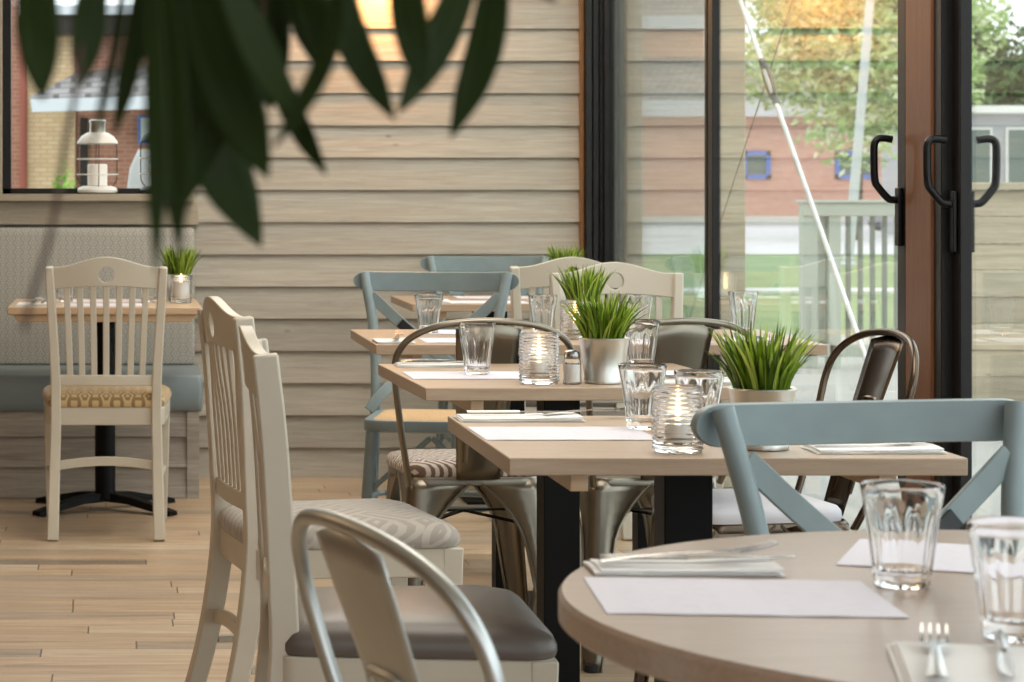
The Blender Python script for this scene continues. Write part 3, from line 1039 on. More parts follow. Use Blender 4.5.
# banquette
b = thing('banquette', 'grey patterned banquette with blue-grey vinyl seat under the window', 'bench', (-.9, 9.36, 0))
BX0, BX1 = -1.6, 1.2126
m = MB(); m.bx(BX0, BX1 - .015, -.30, .28, .0, .325)
m.build('base', M['bench_board'], b)
m = MB()
for k in range(3):
    z0 = .0 + k * .115
    rings = []
    for x in (BX0, BX1 - .06):
        rings.append([Vector((x, -.325, z0 + .002)), Vector((x, -.308, z0 + .118)), Vector((x, -.298, z0 + .118)), Vector((x, -.298, z0 + .002))])
    m.loft(rings)
m.bx(BX1 - .06, BX1 - .015, -.33, -.298, 0, .325)
m.build('base_boards', M['bench_board'], b)
m = MB()
sec = [(-.34, .335), (-.345, .36), (-.345, .43), (-.33, .462), (-.29, .475), (.1, .475), (.1, .325), (-.33, .325)]
m.loft([[Vector((BX0, u, v)) for u, v in sec], [Vector((BX1 - .012, u, v)) for u, v in sec], [Vector((BX1 - .002, u * .97, .4 + (v - .4) * .9)) for u, v in sec]])
m.build('seat_cushion', M['bluevinyl'], b, bevel=.008, seg=3)
m = MB()
sec = [(.03, .475), (.075, .98), (.09, 1.0), (.12, 1.01), (.27, 1.01), (.27, .475)]
m.loft([[Vector((BX0, u, v)) for u, v in sec], [Vector((BX1 - .02, u, v)) for u, v in sec]])
m.build('backrest', M['bench'], b, bevel=.012, seg=3)

# ------------------------------------------------------------------ tabletop things
def tumbler(label, x, y, h=.11, rt=.0415, rb=.027, z=.75):
    NF = 10
    n = 60

    def rf(a, zz):
        q = zz / h
        k = max(0, min(1, (.86 - q) / .28))
        if q < .1:
            k *= q / .1
        w = 2 * math.pi / NF
        b_ = (a % w) - w / 2
        return 1 - k * (1 - math.cos(w / 2) / math.cos(b_)) * 1.0 - k * .006
    out = []
    for q in (0, .02, .06, .1, .2, .3, .4, .5, .6, .66, .70, .74, .78, .82, .9, .975, 1.0):
        out.append((rb + (rt - rb) * q ** 1.1 - (.003 if q == 0 else 0) - (.0008 if q == 1.0 else 0), q * h))
    inn = []
    for q in (1.0, .975, .9, .8, .6, .4, .25, .18, .15, .14):
        rr = rb + (rt - rb) * q ** 1.1 - .0024
        if q == .15: rr *= .85
        if q == .14: rr *= .3
        inn.append((rr + (.0006 if q == 1.0 else 0), q * h + (.0006 if q == 1.0 else 0)))
    rings = []
    for r_, z_ in out:
        rings.append([Vector((r_ * rf(2 * math.pi * k / n, z_) * math.cos(2 * math.pi * k / n), r_ * rf(2 * math.pi * k / n, z_) * math.sin(2 * math.pi * k / n), z_)) for k in range(n)])
    for r_, z_ in inn:
        rings.append([Vector((r_ * math.cos(2 * math.pi * k / n), r_ * math.sin(2 * math.pi * k / n), z_)) for k in range(n)])
    m = MB(); m.loft(rings)
    o = m.build('tumbler', M['tumbler'], ang=18)
    o.location = (x, y, z + .0006)
    o.rotation_euler = (0, 0, random.random())
    return tag(o, label, 'drinking glass', 'faceted clear tumblers')


def candle(label, x, y, h=.105, r=.042, z=.75, lit=True, wr=.0205, wh=.052):
    t = thing('candle_holder', label, 'candle holder', (x, y, z + .0006), 0, 'ribbed glass candle holders')
    n = 44
    prof = []
    nr = 14
    for i in range(nr * 6 + 1):
        q = i / (nr * 6)
        prof.append((r - .0034 + .0034 * abs(math.sin(math.pi * nr * q)), .004 + (h - .006) * q))
    prof = [(r - .006, 0), (r - .003, .001)] + prof + [(r - .0035, h)]
    inn = [(r - .005, h - .001), (r - .006, h * .5), (r - .006, .016), (r - .012, .012), (.004, .012)]
    m = MB(); m.lathe(prof + inn, n)
    m.build('glass_sleeve', M['tumbler'], t, ang=60)
    m = MB(); m.lathe([(wr - .0025, .0125), (wr, .014), (wr, wh - .002), (wr - .002, wh), (.003, wh - .0015)], 24)
    w_ = m.build('wax_candle', M['wax'], t)
    if lit:
        m = MB(); m.lathe([(r_, z_ + wh - .052) for r_, z_ in ((.0008, .0505), (.0038, .056), (.0045, .061), (.003, .069), (.0004, .078))], 10)
        m.build('flame', M['flame'], w_)
    return t


def shaker(label, x, y, z=.75):
    t = thing('salt_shaker', label, 'salt shaker', (x, y, z + .0006), 0)
    m = MB(); m.lathe([(.016, 0), (.0195, .002), (.0195, .042), (.0185, .05), (.016, .053), (.0145, .053), (.0165, .048), (.0175, .042), (.0175, .005), (.002, .004)], 24)
    m.build('body', M['tumbler'], t)
    m = MB(); m.lathe([(.01, .0045), (.0168, .0048), (.0168, .040), (.004, .041)], 20); m.build('salt', M['salt'], t)
    m = MB(); m.lathe([(.0165, .053), (.0172, .054), (.0172, .062), (.015, .068), (.009, .0715), (.001, .072)], 24); m.build('lid', M['steel'], t)
    return t


def grass_pot(label, x, y, z=.75, rt=.052, rb=.041, h=.095, gh=.115, nb=260, seed=1, spread=1.0, bw=1.0, grp='potted faux grass'):
    t = thing('grass_pot', label, 'potted plant', (x, y, z + .0006), 0, grp)
    m = MB()
    m.lathe([(rb - .004, 0), (rb, .001), (rb + .001, .01), (rb - .0005, .012), (rb + (rt - rb) * .5, h * .55), (rt, h - .004), (rt + .0022, h - .002), (rt + .0022, h + .001), (rt, h + .002),
             (rt - .003, h), (rt - .004, h - .012), (.003, h - .014)], 40)
    m.build('pot', M['pot'], t, ang=50)
    m = MB(); m.lathe([(rt - .006, h - .013), (rt - .02, h - .004), (.002, h - .001)], 20); m.build('moss', M['soil'], t)
    rnd = random.Random(seed)
    m = MB()
    for i in range(nb):
        a = rnd.random() * 2 * math.pi
        q = math.sqrt(rnd.random())
        r0 = q * (rt - .012)
        base = Vector((r0 * math.cos(a), r0 * math.sin(a), h - .008))
        tilt = (.10 + .42 * q * rnd.random() + .10 * rnd.random()) * spread
        a2 = a + rnd.uniform(-.7, .7)
        d = Vector((math.cos(a2), math.sin(a2), 0))
        L = gh * rnd.uniform(.62, 1.05)
        if rnd.random() < .05:
            tilt *= 2.1
        bend = rnd.uniform(.05, .55) * tilt
        w = rnd.uniform(.0020, .0038) * bw
        fa = rnd.random() * math.pi
        sd = Vector((math.cos(fa), math.sin(fa), 0))
        rings = []
        for k in range(6):
            s_ = k / 5
            an = tilt * .5 + bend * s_ * 1.6
            p = base + d * (L * s_ * math.sin(an)) + Vector((0, 0, L * s_ * math.cos(an)))
            ww = w * (1 - .5 * s_) if k < 5 else .0002
            nn = Vector((-sd.y, sd.x, 0)) * ww * .35
            rings.append([p - sd * ww, p + nn, p + sd * ww])
        m.loft(rings, False, False)
    g = m.build('grass_blades', M['grass'], t, fix=False, ang=180)
    g['kind'] = 'stuff'
    return t


def placemat(label, x, y, w=.285, d=.205, rz=0, z=.75, group='white paper placemats'):
    m = MB()
    nx = 8
    rings = []
    for i in range(nx + 1):
        xx = -w / 2 + w * i / nx
        lift = .0006 * math.sin(i * 1.3)
        rings.append([Vector((xx, -d / 2, .0004 + abs(lift))), Vector((xx, d / 2, .0004 + abs(lift))), Vector((xx, d / 2, .0011 + abs(lift))), Vector((xx, -d / 2, .0011 + abs(lift)))])
    m.loft(rings)
    o = m.build('placemat', M['paper'])
    o.location = (x, y, z)
    o.rotation_euler = (0, 0, R(rz))
    return tag(o, label, 'placemat', group)


def napkin(label, x, y, w=.21, d=.11, rz=0, z=.75):
    m = MB()
    nx = 14
    rnd = random.Random(int(x * 1000 + y * 77))
    for layer in range(3):
        rings = []
        ox, oy = rnd.uniform(-.003, .003), rnd.uniform(-.003, .003)
        ww, dd = w * (1 - .02 * layer), d * (1 - .03 * layer)
        for i in range(nx + 1):
            u = i / nx
            xx = -ww / 2 + ww * u + ox
            base = .0006 + layer * .0022
            up = .0016 * math.sin(u * 7 + layer) * math.sin(u * math.pi) + (.003 * (u ** 4) if layer == 2 else 0)
            r_ = []
            for k in range(7):
                v = -1 + k / 3
                r_.append(Vector((xx, dd / 2 * v + oy, base + .0016 + max(0, up) + .0008 * math.cos(v * 3))))
            r_ += [Vector((xx, dd / 2 * (1 - k / 3) + oy, base)) for k in range(7)]
            rings.append(r_)
        m.loft(rings)
    o = m.build('napkin', M['napkin'])
    o.location = (x, y, z)
    o.rotation_euler = (0, 0, R(rz))
    return tag(o, label, 'napkin', 'folded white napkins')


def fork(label, x, y, rz, z=.757, tilt=0):
    m = MB()
    L = .19
    # spine: handle, neck, bowl (curved up)
    def zc(u):
        return .004 + .006 * math.sin(u * math.pi * .9) - .004 * u + (.012 * max(0, (u - .72) / .28) ** 2)
    def wd(u):
        if u < .6: return .0095 - .0055 * (u / .6) ** .7
        if u < .78: return .004 + .0085 * math.sin((u - .6) / .18 * math.pi / 2)
        return .0125
    rings = []
    for i in range(25):
        u = .80 * i / 24
        w = wd(u)
        z0 = zc(u)
        rings.append([Vector((u * L, -w, z0)), Vector((u * L, 0, z0 + .0012)), Vector((u * L, w, z0)), Vector((u * L, 0, z0 - .0012))])
    m.loft(rings)
    for k in range(4):
        yy_ = (-1.5 + k) * .0070
        pts = [Vector((u * L, yy_, zc(u))) for u in (.78, .84, .9, .96, 1.0)]
        m.sweep(pts, lambda q: [(-.0009, -.0019 * (1 - .6 * q)), (.0009, -.0019 * (1 - .6 * q)), (.0009, .0019 * (1 - .6 * q)), (-.0009, .0019 * (1 - .6 * q))], (0, 0, 1))
    o = m.build('fork', M['steel'], ang=50)
    o.location = (x, y, z)
    o.rotation_euler = (0, R(tilt), R(rz))
    return tag(o, label, 'fork', 'dinner forks')


def knife(label, x, y, rz, z=.757, tilt=0):
    t = None
    m = MB()
    prof = [(0, .004), (.01, .0065), (.06, .0062), (.095, .0045)]
    up = [(a, b) for a, b in prof]
    m.loft([[Vector((a, w, .0045)), Vector((a, 0, .0045 + .003)), Vector((a, -w, .0045)), Vector((a, 0, .0045 - .003))] for a, w in up])
    bl = [(.093, -.004, .004), (.11, -.0065, .0045), (.17, -.008, .0045), (.195, -.006, .003), (.21, .002, .003)]
    m.loft([[Vector((a, lo, .0042)), Vector((a, hi, .0036)), Vector((a, hi, .0058)), Vector((a, lo, .0048))] for a, lo, hi in bl])
    o = m.build('knife', M['steel'], ang=50)
    o.location = (x, y, z)
    o.rotation_euler = (0, R(tilt), R(rz))
    return tag(o, label, 'knife', 'table knives')


NZ = .7585
# round table
placemat('white paper placemat on the near left of the round table', .622, 2.415, .285, .215, -5)
placemat('white paper placemat at the far side of the round table, behind the tumbler', .955, 2.66, .285, .21, -24)
napkin('white napkin under cutlery at the left edge of the round table', .606, 2.585, .20, .085, -2)
fork('fork lying along the napkin at the left of the round table, tines raised', .515, 2.575, 1, NZ, -3)
knife('knife beside the fork at the left of the round table', .52, 2.60, -2, NZ)
tumbler('faceted tumbler in the middle of the round table', .81, 2.485, .105, .0425, .028)
tumbler('faceted tumbler at the right edge of the frame on the round table', .818, 2.195, .105, .0425, .028)
napkin('white napkin at the bottom right corner of the picture', .772, 2.035, .22, .20, -14)
fork('fork pointing away from the camera on the bottom right napkin', .668, 1.962, 72, NZ)
knife('knife next to the fork on the bottom right napkin', .79, 2.155, 252, NZ)

# front square table (in front of the nearest blue chair)
T3 = 'on the square table by the nearest blue chair'
placemat('white placemat at the left end of the table holding two tumblers by the near candle', .742, 4.035, .285, .215, 0)
placemat('white placemat at the right end of the table behind the nearest blue chair', 1.14, 4.05, .285, .215, 0)
napkin('white napkin at the far left corner of the table with the near candle', .71, 4.285, .22, .10, 1)
fork('fork with handle sticking out over the far left napkin near the grass pot and shaker', .755, 4.27, 18, NZ, 0)
knife('knife lying on the far left napkin of the table with the near candle', .62, 4.29, 2, NZ)
napkin('white napkin under cutlery at the right end of the nearest square table', 1.185, 3.77, .20, .10, 0)
fork('fork on the napkin at the right end of the nearest square table', 1.09, 3.765, 2, NZ)
knife('knife on the napkin at the right end of the nearest square table', 1.095, 3.79, 1, NZ)
tumbler('tall faceted tumbler left of the near candle holder', .897, 4.12)
tumbler('tumbler between the near candle holder and the near grass pot', .958, 3.97)
candle('lit ribbed candle holder nearest the camera', .873, 3.755, .103, .040)
grass_pot('faux grass in a metal pot behind the nearest blue chair', 1.017, 3.80, gh=.112, seed=4, spread=1.15, bw=1.2, nb=230)

# middle square table
placemat('white placemat under the tumbler left of the ribbed candle by the salt shaker', .775, 5.30, .28, .21, 0)
placemat('white placemat at the right end of the table with the shaker', 1.19, 5.33, .27, .21, 0)
napkin('white napkin at the far left corner of the table with the shaker', .735, 5.585, .19, .10, 0)
fork('fork on the far left napkin of the table with the shaker', .65, 5.57, 1, NZ)
knife('knife on the far left napkin of the table with the shaker', .655, 5.60, 0, NZ)
napkin('white napkin at the right end of the table with the shaker', 1.22, 5.09, .19, .10, 0)
fork('fork on the right napkin of the table with the shaker', 1.13, 5.085, 3, NZ)
knife('knife on the right napkin of the table with the shaker', 1.13, 5.11, 1, NZ)
tumbler('faceted tumbler standing left of the candle and salt shaker', .793, 5.33, .115, .042)
tumbler('faceted tumbler right of the tallest grass pot', 1.20, 5.52)
candle('ribbed candle holder left of the salt shaker', .888, 5.085, .107, .043)
shaker('small glass salt shaker with steel lid beside the metal grass pot', .955, 5.07)
grass_pot('faux grass in a shiny metal pot next to the salt shaker', 1.027, 5.095, gh=.108, nb=300, seed=2, spread=1.4)

# long table
napkin('white napkin with a fork at the near left corner of the long table', .735, 6.46, .10, .15, 0)
fork('fork on the near left napkin of the long table', .735, 6.40, 80, NZ)
placemat('white placemat behind the left metal chair on the long table', .965, 6.53, .285, .2, 0)
placemat('white placemat at the far left seat of the long table', 1.02, 6.91, .285, .2, 0)
placemat('white placemat behind the right metal chair on the long table', 1.45, 6.53, .285, .2, 0)
placemat('white placemat before the cream chair at the long table', 1.54, 6.91, .285, .2, 0)
napkin('white napkin at the right end of the long table', 1.70, 6.50, .11, .18, 0)
fork('fork on the right end napkin of the long table', 1.69, 6.42, 86, NZ)
knife('knife on the right end napkin of the long table', 1.72, 6.42, 88, NZ)
tumbler('tumbler at the left end of the long table before the blue chair', .885, 6.88)
tumbler('tumbler in the middle of the long table left of the grass', 1.205, 6.84)
tumbler('tumbler on the long table just right of the grass', 1.47, 6.80)
tumbler('tumbler at the right end of the long table by the glass wall', 1.745, 6.72, .125)
candle('ribbed candle holder in the middle of the long table, behind the grass', 1.255, 6.62)
grass_pot('faux grass in a metal pot in the middle of the long table', 1.297, 6.72, gh=.115, seed=5)

# farthest table
placemat('white placemat on the near side of the farthest table', 1.34, 8.76, .285, .2, 0)
placemat('white placemat on the far side of the farthest table', 1.42, 9.14, .285, .2, 0)
napkin('white napkin with cutlery on the left of the farthest table', 1.15, 8.77, .10, .17, 0)
fork('fork on the napkin of the farthest table', 1.14, 8.70, 86, NZ)
knife('knife on the napkin of the farthest table', 1.17, 8.70, 88, NZ)
candle('ribbed candle holder beside the farthest grass pot', 1.66, 8.92)
grass_pot('faux grass in a pot on the farthest table, in front of the black door frame', 1.68, 9.06, gh=.12, seed=6)

# banquette table
placemat('white placemat on the near side of the banquette table', -.06, 8.55, .285, .2, 0)
placemat('white placemat on the banquette side of the banquette table', -.04, 8.86, .285, .2, 0)
napkin('white napkin at the left end of the banquette table', -.30, 8.56, .13, .18, 0)
fork('fork on the napkin of the banquette table', -.31, 8.48, 84, NZ)
knife('knife on the napkin of the banquette table', -.275, 8.48, 88, NZ)
tumbler('tumbler behind the left post of the chair at the banquette table', -.20, 8.80, .1)
tumbler('tumbler behind the right post of the chair at the banquette table', .105, 8.78, .1)
candle('lit candle holder at the right end of the banquette table', .222, 8.72, .10, .040, wr=.033, wh=.08)
grass_pot('faux grass in a pot on the banquette table', .218, 8.90, gh=.12, seed=9)

# ------------------------------------------------------------------ lanterns on the sill
def lantern(label, x, y, z, mat, sc=1.0):
    t = thing('lantern', label, 'lantern', (x, y, z), 0, 'lanterns on the window sill')
    t.scale = (sc, sc, sc)
    m = MB(); m.lathe([(.07, 0), (.082, .004), (.084, .014), (.076, .024), (.06, .03), (.002, .03)], 32); m.build('base', mat, t)
    m = MB(); m.lathe([(.083, .205), (.086, .208), (.083, .216), (.066, .238), (.046, .25), (.034, .253), (.034, .250), (.045, .246), (.064, .234), (.080, .212)], 32, close=True); m.build('dome', mat, t)
    m = MB(); m.lathe([(.032, .25), (.032, .292), (.035, .296), (.035, .302), (.028, .306), (.002, .306)], 24); m.build('chimney', M['pot'], t)
    for k in range(4):
        a = k * math.pi / 2 + .08
        m = MB()
        pts = [(.062, .028), (.078, .05), (.081, .075), (.081, .18), (.078, .2), (.074, .21)]
        m.tube(cr([(r_ * math.cos(a), r_ * math.sin(a), z_) for r_, z_ in pts], 3), .0022, 6)
        m.build('cage_wire', M['bark'], t)
    for z_ in (.078, .142):
        m = MB(); m.tube([(.0845 * math.cos(2 * math.pi * k / 32), .0845 * math.sin(2 * math.pi * k / 32), z_) for k in range(32)], .0025, 6, True)
        m.build('cage_ring', M['white'], t)
    m = MB(); m.lathe([(.038, .031), (.041, .033), (.041, .118), (.036, .121), (.002, .119)], 24); m.build('wax_candle', M['wax'], t)
    return t


lantern('white wire lantern with a fat white candle on the window sill', -.091, YW - .0, WZ0 + .002, M['white'], .97)
lantern('dark lantern at the right end of the window sill, half hidden by leaves', .165, YW - .0, WZ0 + .002, M['iron'], 1.0)

# wall lamp above the frame that warms the boards
t = thing('wall_lamp', 'amber wall lamp on the siding above the picture edge', 'lamp', (1.06, YW - .02, 2.06))
m = MB(); m.lathe([(.02, 0), (.05, .002), (.05, .018), (.02, .02)], 20, (0, 0, 0)); m.build('mount', M['iron'], t)
m = MB(); m.tube([(0, -.0, .012), (0, -.06, .03), (0, -.1, .03)], .008, 8); m.build('arm', M['iron'], t)
m = MB(); m.lathe([(.05, -.05), (.03, .04), (.012, .05), (.01, .046), (.026, .038), (.046, -.05)], 24, (0, -.1, .0), close=True); m.build('lamp_shade', M['shade'], t)

# ------------------------------------------------------------------ plant hanging into the top of the frame
pl = thing('hanging_plant', 'long-leaved dark green plant hanging blurred into the top left', 'plant', (.05, 1.16, 2.05))
PO = Vector((.05, 1.16, 2.05))


def leaf(bx_, by, tx, ty, wpx, d0, d1=None, droop=.12, roll=0, bow=0.0):
    d1 = d1 or d0
    a, b_ = W(bx_, by, d0) - PO, W(tx, ty, d1) - PO
    b_ = a + (b_ - a) * 1.05
    L = (b_ - a).length
    ax = (b_ - a).normalized()
    side = Vector((0, 1, 0)).cross(ax)
    side.normalize()
    nrm = ax.cross(side)
    rot = Matrix.Rotation(R(roll), 3, ax)
    side, nrm = rot @ side, rot @ nrm
    hw = wpx * d0 / F / 2
    m = MB()
    rings = []
    for i in range(19):
        q = i / 18
        w = hw * (math.sin(math.pi * q ** 1.12) ** .62) if 0 < q < 1 else 0
        if q > .8:
            w *= 1 - .3 * (q - .8) / .2
        w = max(w, .0004)
        p = a.lerp(b_, q) + nrm * (droop * L * math.sin(math.pi * q)) + side * (bow * L * math.sin(math.pi * q))
        row = []
        for u in (-1, -.55, -.12, 0, .12, .55, 1):
            lift = .28 * w * abs(u) + (.0012 if u == 0 else 0) * (w / hw)
            wave = .05 * w * math.sin(q * 11 + u * 2)
            row.append(p + side * (w * u) + nrm * (-lift + wave))
        rings.append(row)
    m.loft(rings, False, False)
    m.build('leaf', M['leaf'], pl, solid=.0006, ang=180)


LEAVES = [
    (34, -70, 42, 92, 46, 1.02, None, .10, 10, .02), (98, -60, 82, 80, 36, 1.05, None, .12, -15, -.03),
    (128, -60, 94, 138, 17, 1.0, None, .06, 50, .02), (150, -70, 116, 126, 27, 1.12, None, .06, 30, .0),
    (150, -60, 156, 258, 24, .98, None, .08, 15, .01), (178, -80, 264, 166, 66, 1.08, None, .14, 12, .05),
    (198, 20, 258, 236, 64, 1.16, None, .12, -20, .05), (160, -60, 178, 238, 36, 1.02, None, .1, 25, .03),
    (262, 30, 323, 168, 26, 1.2, None, .08, 25, .06), (338, -60, 276, 138, 28, 1.02, None, .10, 40, -.07),
    (335, -60, 392, 112, 36, 1.15, None, .12, -10, .05), (398, -70, 424, 84, 38, 1.1, None, .1, 15, .03),
    (482, -70, 402, 105, 38, 1.12, None, .12, -8, -.06), (497, -70, 453, 128, 38, 1.16, None, .1, 18, -.05),
    (225, -70, 246, 160, 48, 1.2, None, .1, 35, .04), (212, -60, 296, 118, 40, 1.04, None, .12, -20, -.02),
    (255, -80, 270, 100, 52, 1.24, None, .1, 5, .0), (190, -70, 208, 112, 58, 1.22, None, .1, -8, .0),
    (160, -80, 186, 150, 46, 1.14, None, .1, 14, .0), (300, -80, 316, 60, 44, 1.22, None, .1, -12, .0),
    
    
    (470, -80, 552, -2, 26, 1.15, None, .08, 10, .03), (232, -60, 178, 205, 40, 1.1, None, .1, 20, -.05),
    (290, -80, 322, 66, 40, 1.14, None, .1, 24, .02),
]
for a in LEAVES:
    leaf(*a)
m = MB()
BR = cr([W(24, -88, 1.12) - PO, W(120, -100, 1.12) - PO, W(240, -96, 1.12) - PO, W(360, -98, 1.12) - PO, W(486, -88, 1.13) - PO], 12)
m.tube(BR, .0032, 8)
for e_ in (BR[8], BR[24], BR[38]):
    m.tube(cr([Vector((0, 0, .2)), Vector((e_.x * .35, e_.y * .3, .27)), Vector((e_.x * .85, e_.y * .8, -.15)), e_ + Vector((0, 0, .22)), e_], 6), lambda q: .004 - .0016 * q, 8)
for lf in LEAVES:
    q_ = W(lf[0], lf[1], lf[5]) - PO
    n_ = min(BR, key=lambda p: (p - q_).length)
    m.tube(cr([n_, n_.lerp(q_, .5) + Vector((0, 0, .006)), q_], 4), .0014, 6)
m.build('stem', M['bark'], pl)
m = MB()
m.tube(cr([W(84, -75, 1.1) - PO, W(80, 60, 1.05) - PO, W(66, 140, 1.0) - PO, W(52, 228, .96) - PO, W(34, 290, .93) - PO, W(24, 330, .92) - PO], 6), .0013, 8)
m.build('twig', M['bark'], pl)
m = MB(); m.lathe([(.10, 0), (.13, .02), (.15, .26), (.155, .27), (.14, .27), (.135, .25), (.01, .24)], 28); m.build('pot', M['white'], pl)
m = MB(); m.tube([Vector((0, 0, .2)), Vector((0, 0, .7))], .004, 8); m.build('cord', M['bark'], pl)

# ------------------------------------------------------------------ outdoors
GZ = -.10
def ground(name, mat, x0, x1, y0, y1, z0, z1):
    m = MB(); m.bx(x0, x1, y0, y1, z0, z1)
    o = m.build(name, mat); o['kind'] = 'structure'
    return o
ground('ground_paving', M['paving'], 2.0, 14, -4, 21, GZ - .3, GZ)
ground('ground_lawn', M['lawn'], -30, 60, 21, 47, GZ - .3, GZ + .005)
ground('ground_road', M['road'], -30, 70, 47, 140, GZ - .3, GZ + .003)
ground('ground_yard', M['paving'], -30, 2.0, 9.9, 21, GZ - .3, GZ - .002)
ground('ground_kerb', M['kerb'], 2, 60, 29.2, 30.2, GZ, GZ + .03)


def tree(label, x, y, h, rad, mat, nleaf, seed, leafsize, zc=None, squash=1.0, group='trees beyond the glass wall'):
    t = thing('tree', label, 'tree', (x, y, GZ), 0, group)
    rnd = random.Random(seed)
    zc = zc or h - rad * squash
    m = MB()
    m.tube(cr([(0, 0, 0), (.05, .02, zc * .4), (-.04, .05, zc * .8), (.03, 0, zc + rad * .3)], 5), lambda q: .10 - .06 * q, 10)
    for k in range(5):
        a = k * 1.26
        m.tube(cr([(0, 0, zc * (.5 + .08 * k)), (.3 * rad * math.cos(a), .3 * rad * math.sin(a), zc), (.7 * rad * math.cos(a), .7 * rad * math.sin(a), zc + .3 * rad)], 4), lambda q: .06 - .045 * q, 6)
    m.build('trunk', M['trunk'], t)
    cl = []
    for i in range(80):
        v = Vector((rnd.gauss(0, 1), rnd.gauss(0, 1), rnd.gauss(0, 1))).normalized() * rad * rnd.uniform(.35, .85)
        cl.append((Vector((v.x, v.y, zc + v.z * squash)), rad * rnd.uniform(.2, .36)))
    m = MB()
    for i in range(nleaf):
        c_, r_ = cl[rnd.randrange(len(cl))]
        v = Vector((rnd.gauss(0, 1), rnd.gauss(0, 1), rnd.gauss(0, 1))).normalized()
        p = c_ + v * r_ * rnd.uniform(.6, 1)
        u = Vector((rnd.gauss(0, 1), rnd.gauss(0, 1), rnd.gauss(0, .6))).normalized()
        w = u.cross(v + Vector((0, 0, .4)))
        if w.length < .01:
            continue
        w.normalize()
        s = leafsize * rnd.uniform(.6, 1.2)
        m.add([p - u * s, p + w * s * .45 + v * s * .1, p + u * s, p - w * s * .45 + v * s * .1], [(0, 1, 2, 3)])
    m.build('crown', mat, t, fix=False)
    return t


tree('leafy pale green tree behind the lamp post, beyond the middle glass door', 18.45, 60, 8.4, 3.4, M['tree'], 15000, 11, .15, 5.3, .95)
tree('pale green tree behind the timber post, right of the lamp post', 23.2, 70, 8.0, 2.9, M['tree'], 3600, 13, .17, 5.6)
tree('dark green tree behind the pale building at the right edge', 27.6, 76, 7.6, 2.6, M['tree2'], 5200, 17, .2, 4.5)
tree('broad dark tree at the right frame edge behind the pale building', 33.2, 76, 7.4, 2.8, M['tree2'], 5200, 19, .2, 4.4)


def shrub(label, x, y, h, r, seed, mat):
    t = thing('shrub', label, 'shrub', (x, y, GZ), 0)
    rnd = random.Random(seed)
    m = MB()
    for i in range(1400):
        v = Vector((rnd.gauss(0, 1), rnd.gauss(0, 1), rnd.gauss(0, 1))).normalized()
        p = Vector((v.x * r, v.y * r, h * .55 + v.z * h * .45)) * rnd.uniform(.8, 1.05)
        u = Vector((rnd.gauss(0, 1), rnd.gauss(0, 1), rnd.gauss(0, 1))).normalized()
        w = u.cross(v)
        s = .035 * rnd.uniform(.6, 1.3)
        m.add([p - u * s, p + w * s * .5, p + u * s, p - w * s * .5], [(0, 1, 2, 3)])
    m.build('foliage', mat, t, fix=False)
    m = MB(); m.tube([(0, 0, 0), (0, 0, h * .5)], .02, 8); m.build('stem', M['trunk'], t)
    return t


shrub('bright green shrub against the buff brick wall outside the left window', W(64, 0, 19).x, 19.0, 1.42, .14, 3, M['shrub'])

# brick building across the road
BY = 86.0
def bxp(px): return (px - CX) * BY / F
def bzp(py): return CZ - (py - CY) * BY / F
b = thing('brick_building', 'pink brick building with grey tiled roofs across the road', 'building', (bxp(600), BY, GZ))
ox, oz = bxp(600), GZ
def bpart(name, mat, x0, x1, y0, y1, z0, z1, parent=b, bevel=0):
    m = MB(); m.bx(x0 - ox, x1 - ox, y0 - BY, y1 - BY, z0 - oz, z1 - oz)
    return m.build(name, mat, parent, bevel=bevel)
X0, X1 = bxp(520), bxp(965)
bpart('wall', M['brick'], X0, X1, BY, BY + 9, GZ, bzp(112))
bpart('plinth', M['kerb'], X0, X1, BY - .06, BY, GZ, bzp(216))
bpart('upper_wall', M['brick'], X0, bxp(735), BY + 4.5, BY + 9, bzp(112), bzp(14))
bpart('gutter', M['gutter'], X0, X1, BY - .75, BY - .5, bzp(117), bzp(101))
bpart('gutter', M['gutter'], X0, bxp(738), BY + 3.8, BY + 4.1, bzp(22), bzp(8))
for x0_, x1_, y0_, y1_, z0_, z1_ in ((X0, X1, BY - .7, BY + 4.6, bzp(102), bzp(48)), (X0, bxp(740), BY + 3.9, BY + 9, bzp(9), bzp(-70))):
    m = MB()
    q = [Vector((x0_ - ox, y0_ - BY, z0_ - oz)), Vector((x1_ - ox, y0_ - BY, z0_ - oz)), Vector((x1_ - ox, y1_ - BY, z1_ - oz)), Vector((x0_ - ox, y1_ - BY, z1_ - oz))]
    m.loft([q, [p + Vector((0, .05, -.2)) for p in q]])
    m.build('roof', M['tiles'], b)
for px0, px1 in ((742, 770), (835, 875), (640, 672)):
    if px0 == 640:
        continue
    m = MB()
    x0_, x1_, z0_, z1_ = bxp(px0) - ox, bxp(px1) - ox, bzp(179) - oz, bzp(151) - oz
    for a in ((x0_, x0_ + .16, z0_, z1_), (x1_ - .16, x1_, z0_, z1_), (x0_, x1_, z0_, z0_ + .16), (x0_, x1_, z1_ - .16, z1_)):
        m.bx(a[0], a[1], -.1, .02, a[2], a[3])
    wf = m.build('window_frame', M['bluepaint'], b)
    m = MB(); m.bx(x0_ + .1, x1_ - .1, -.03, .0, z0_ + .1, z1_ - .1); m.build('pane', M['darkpane'], wf)

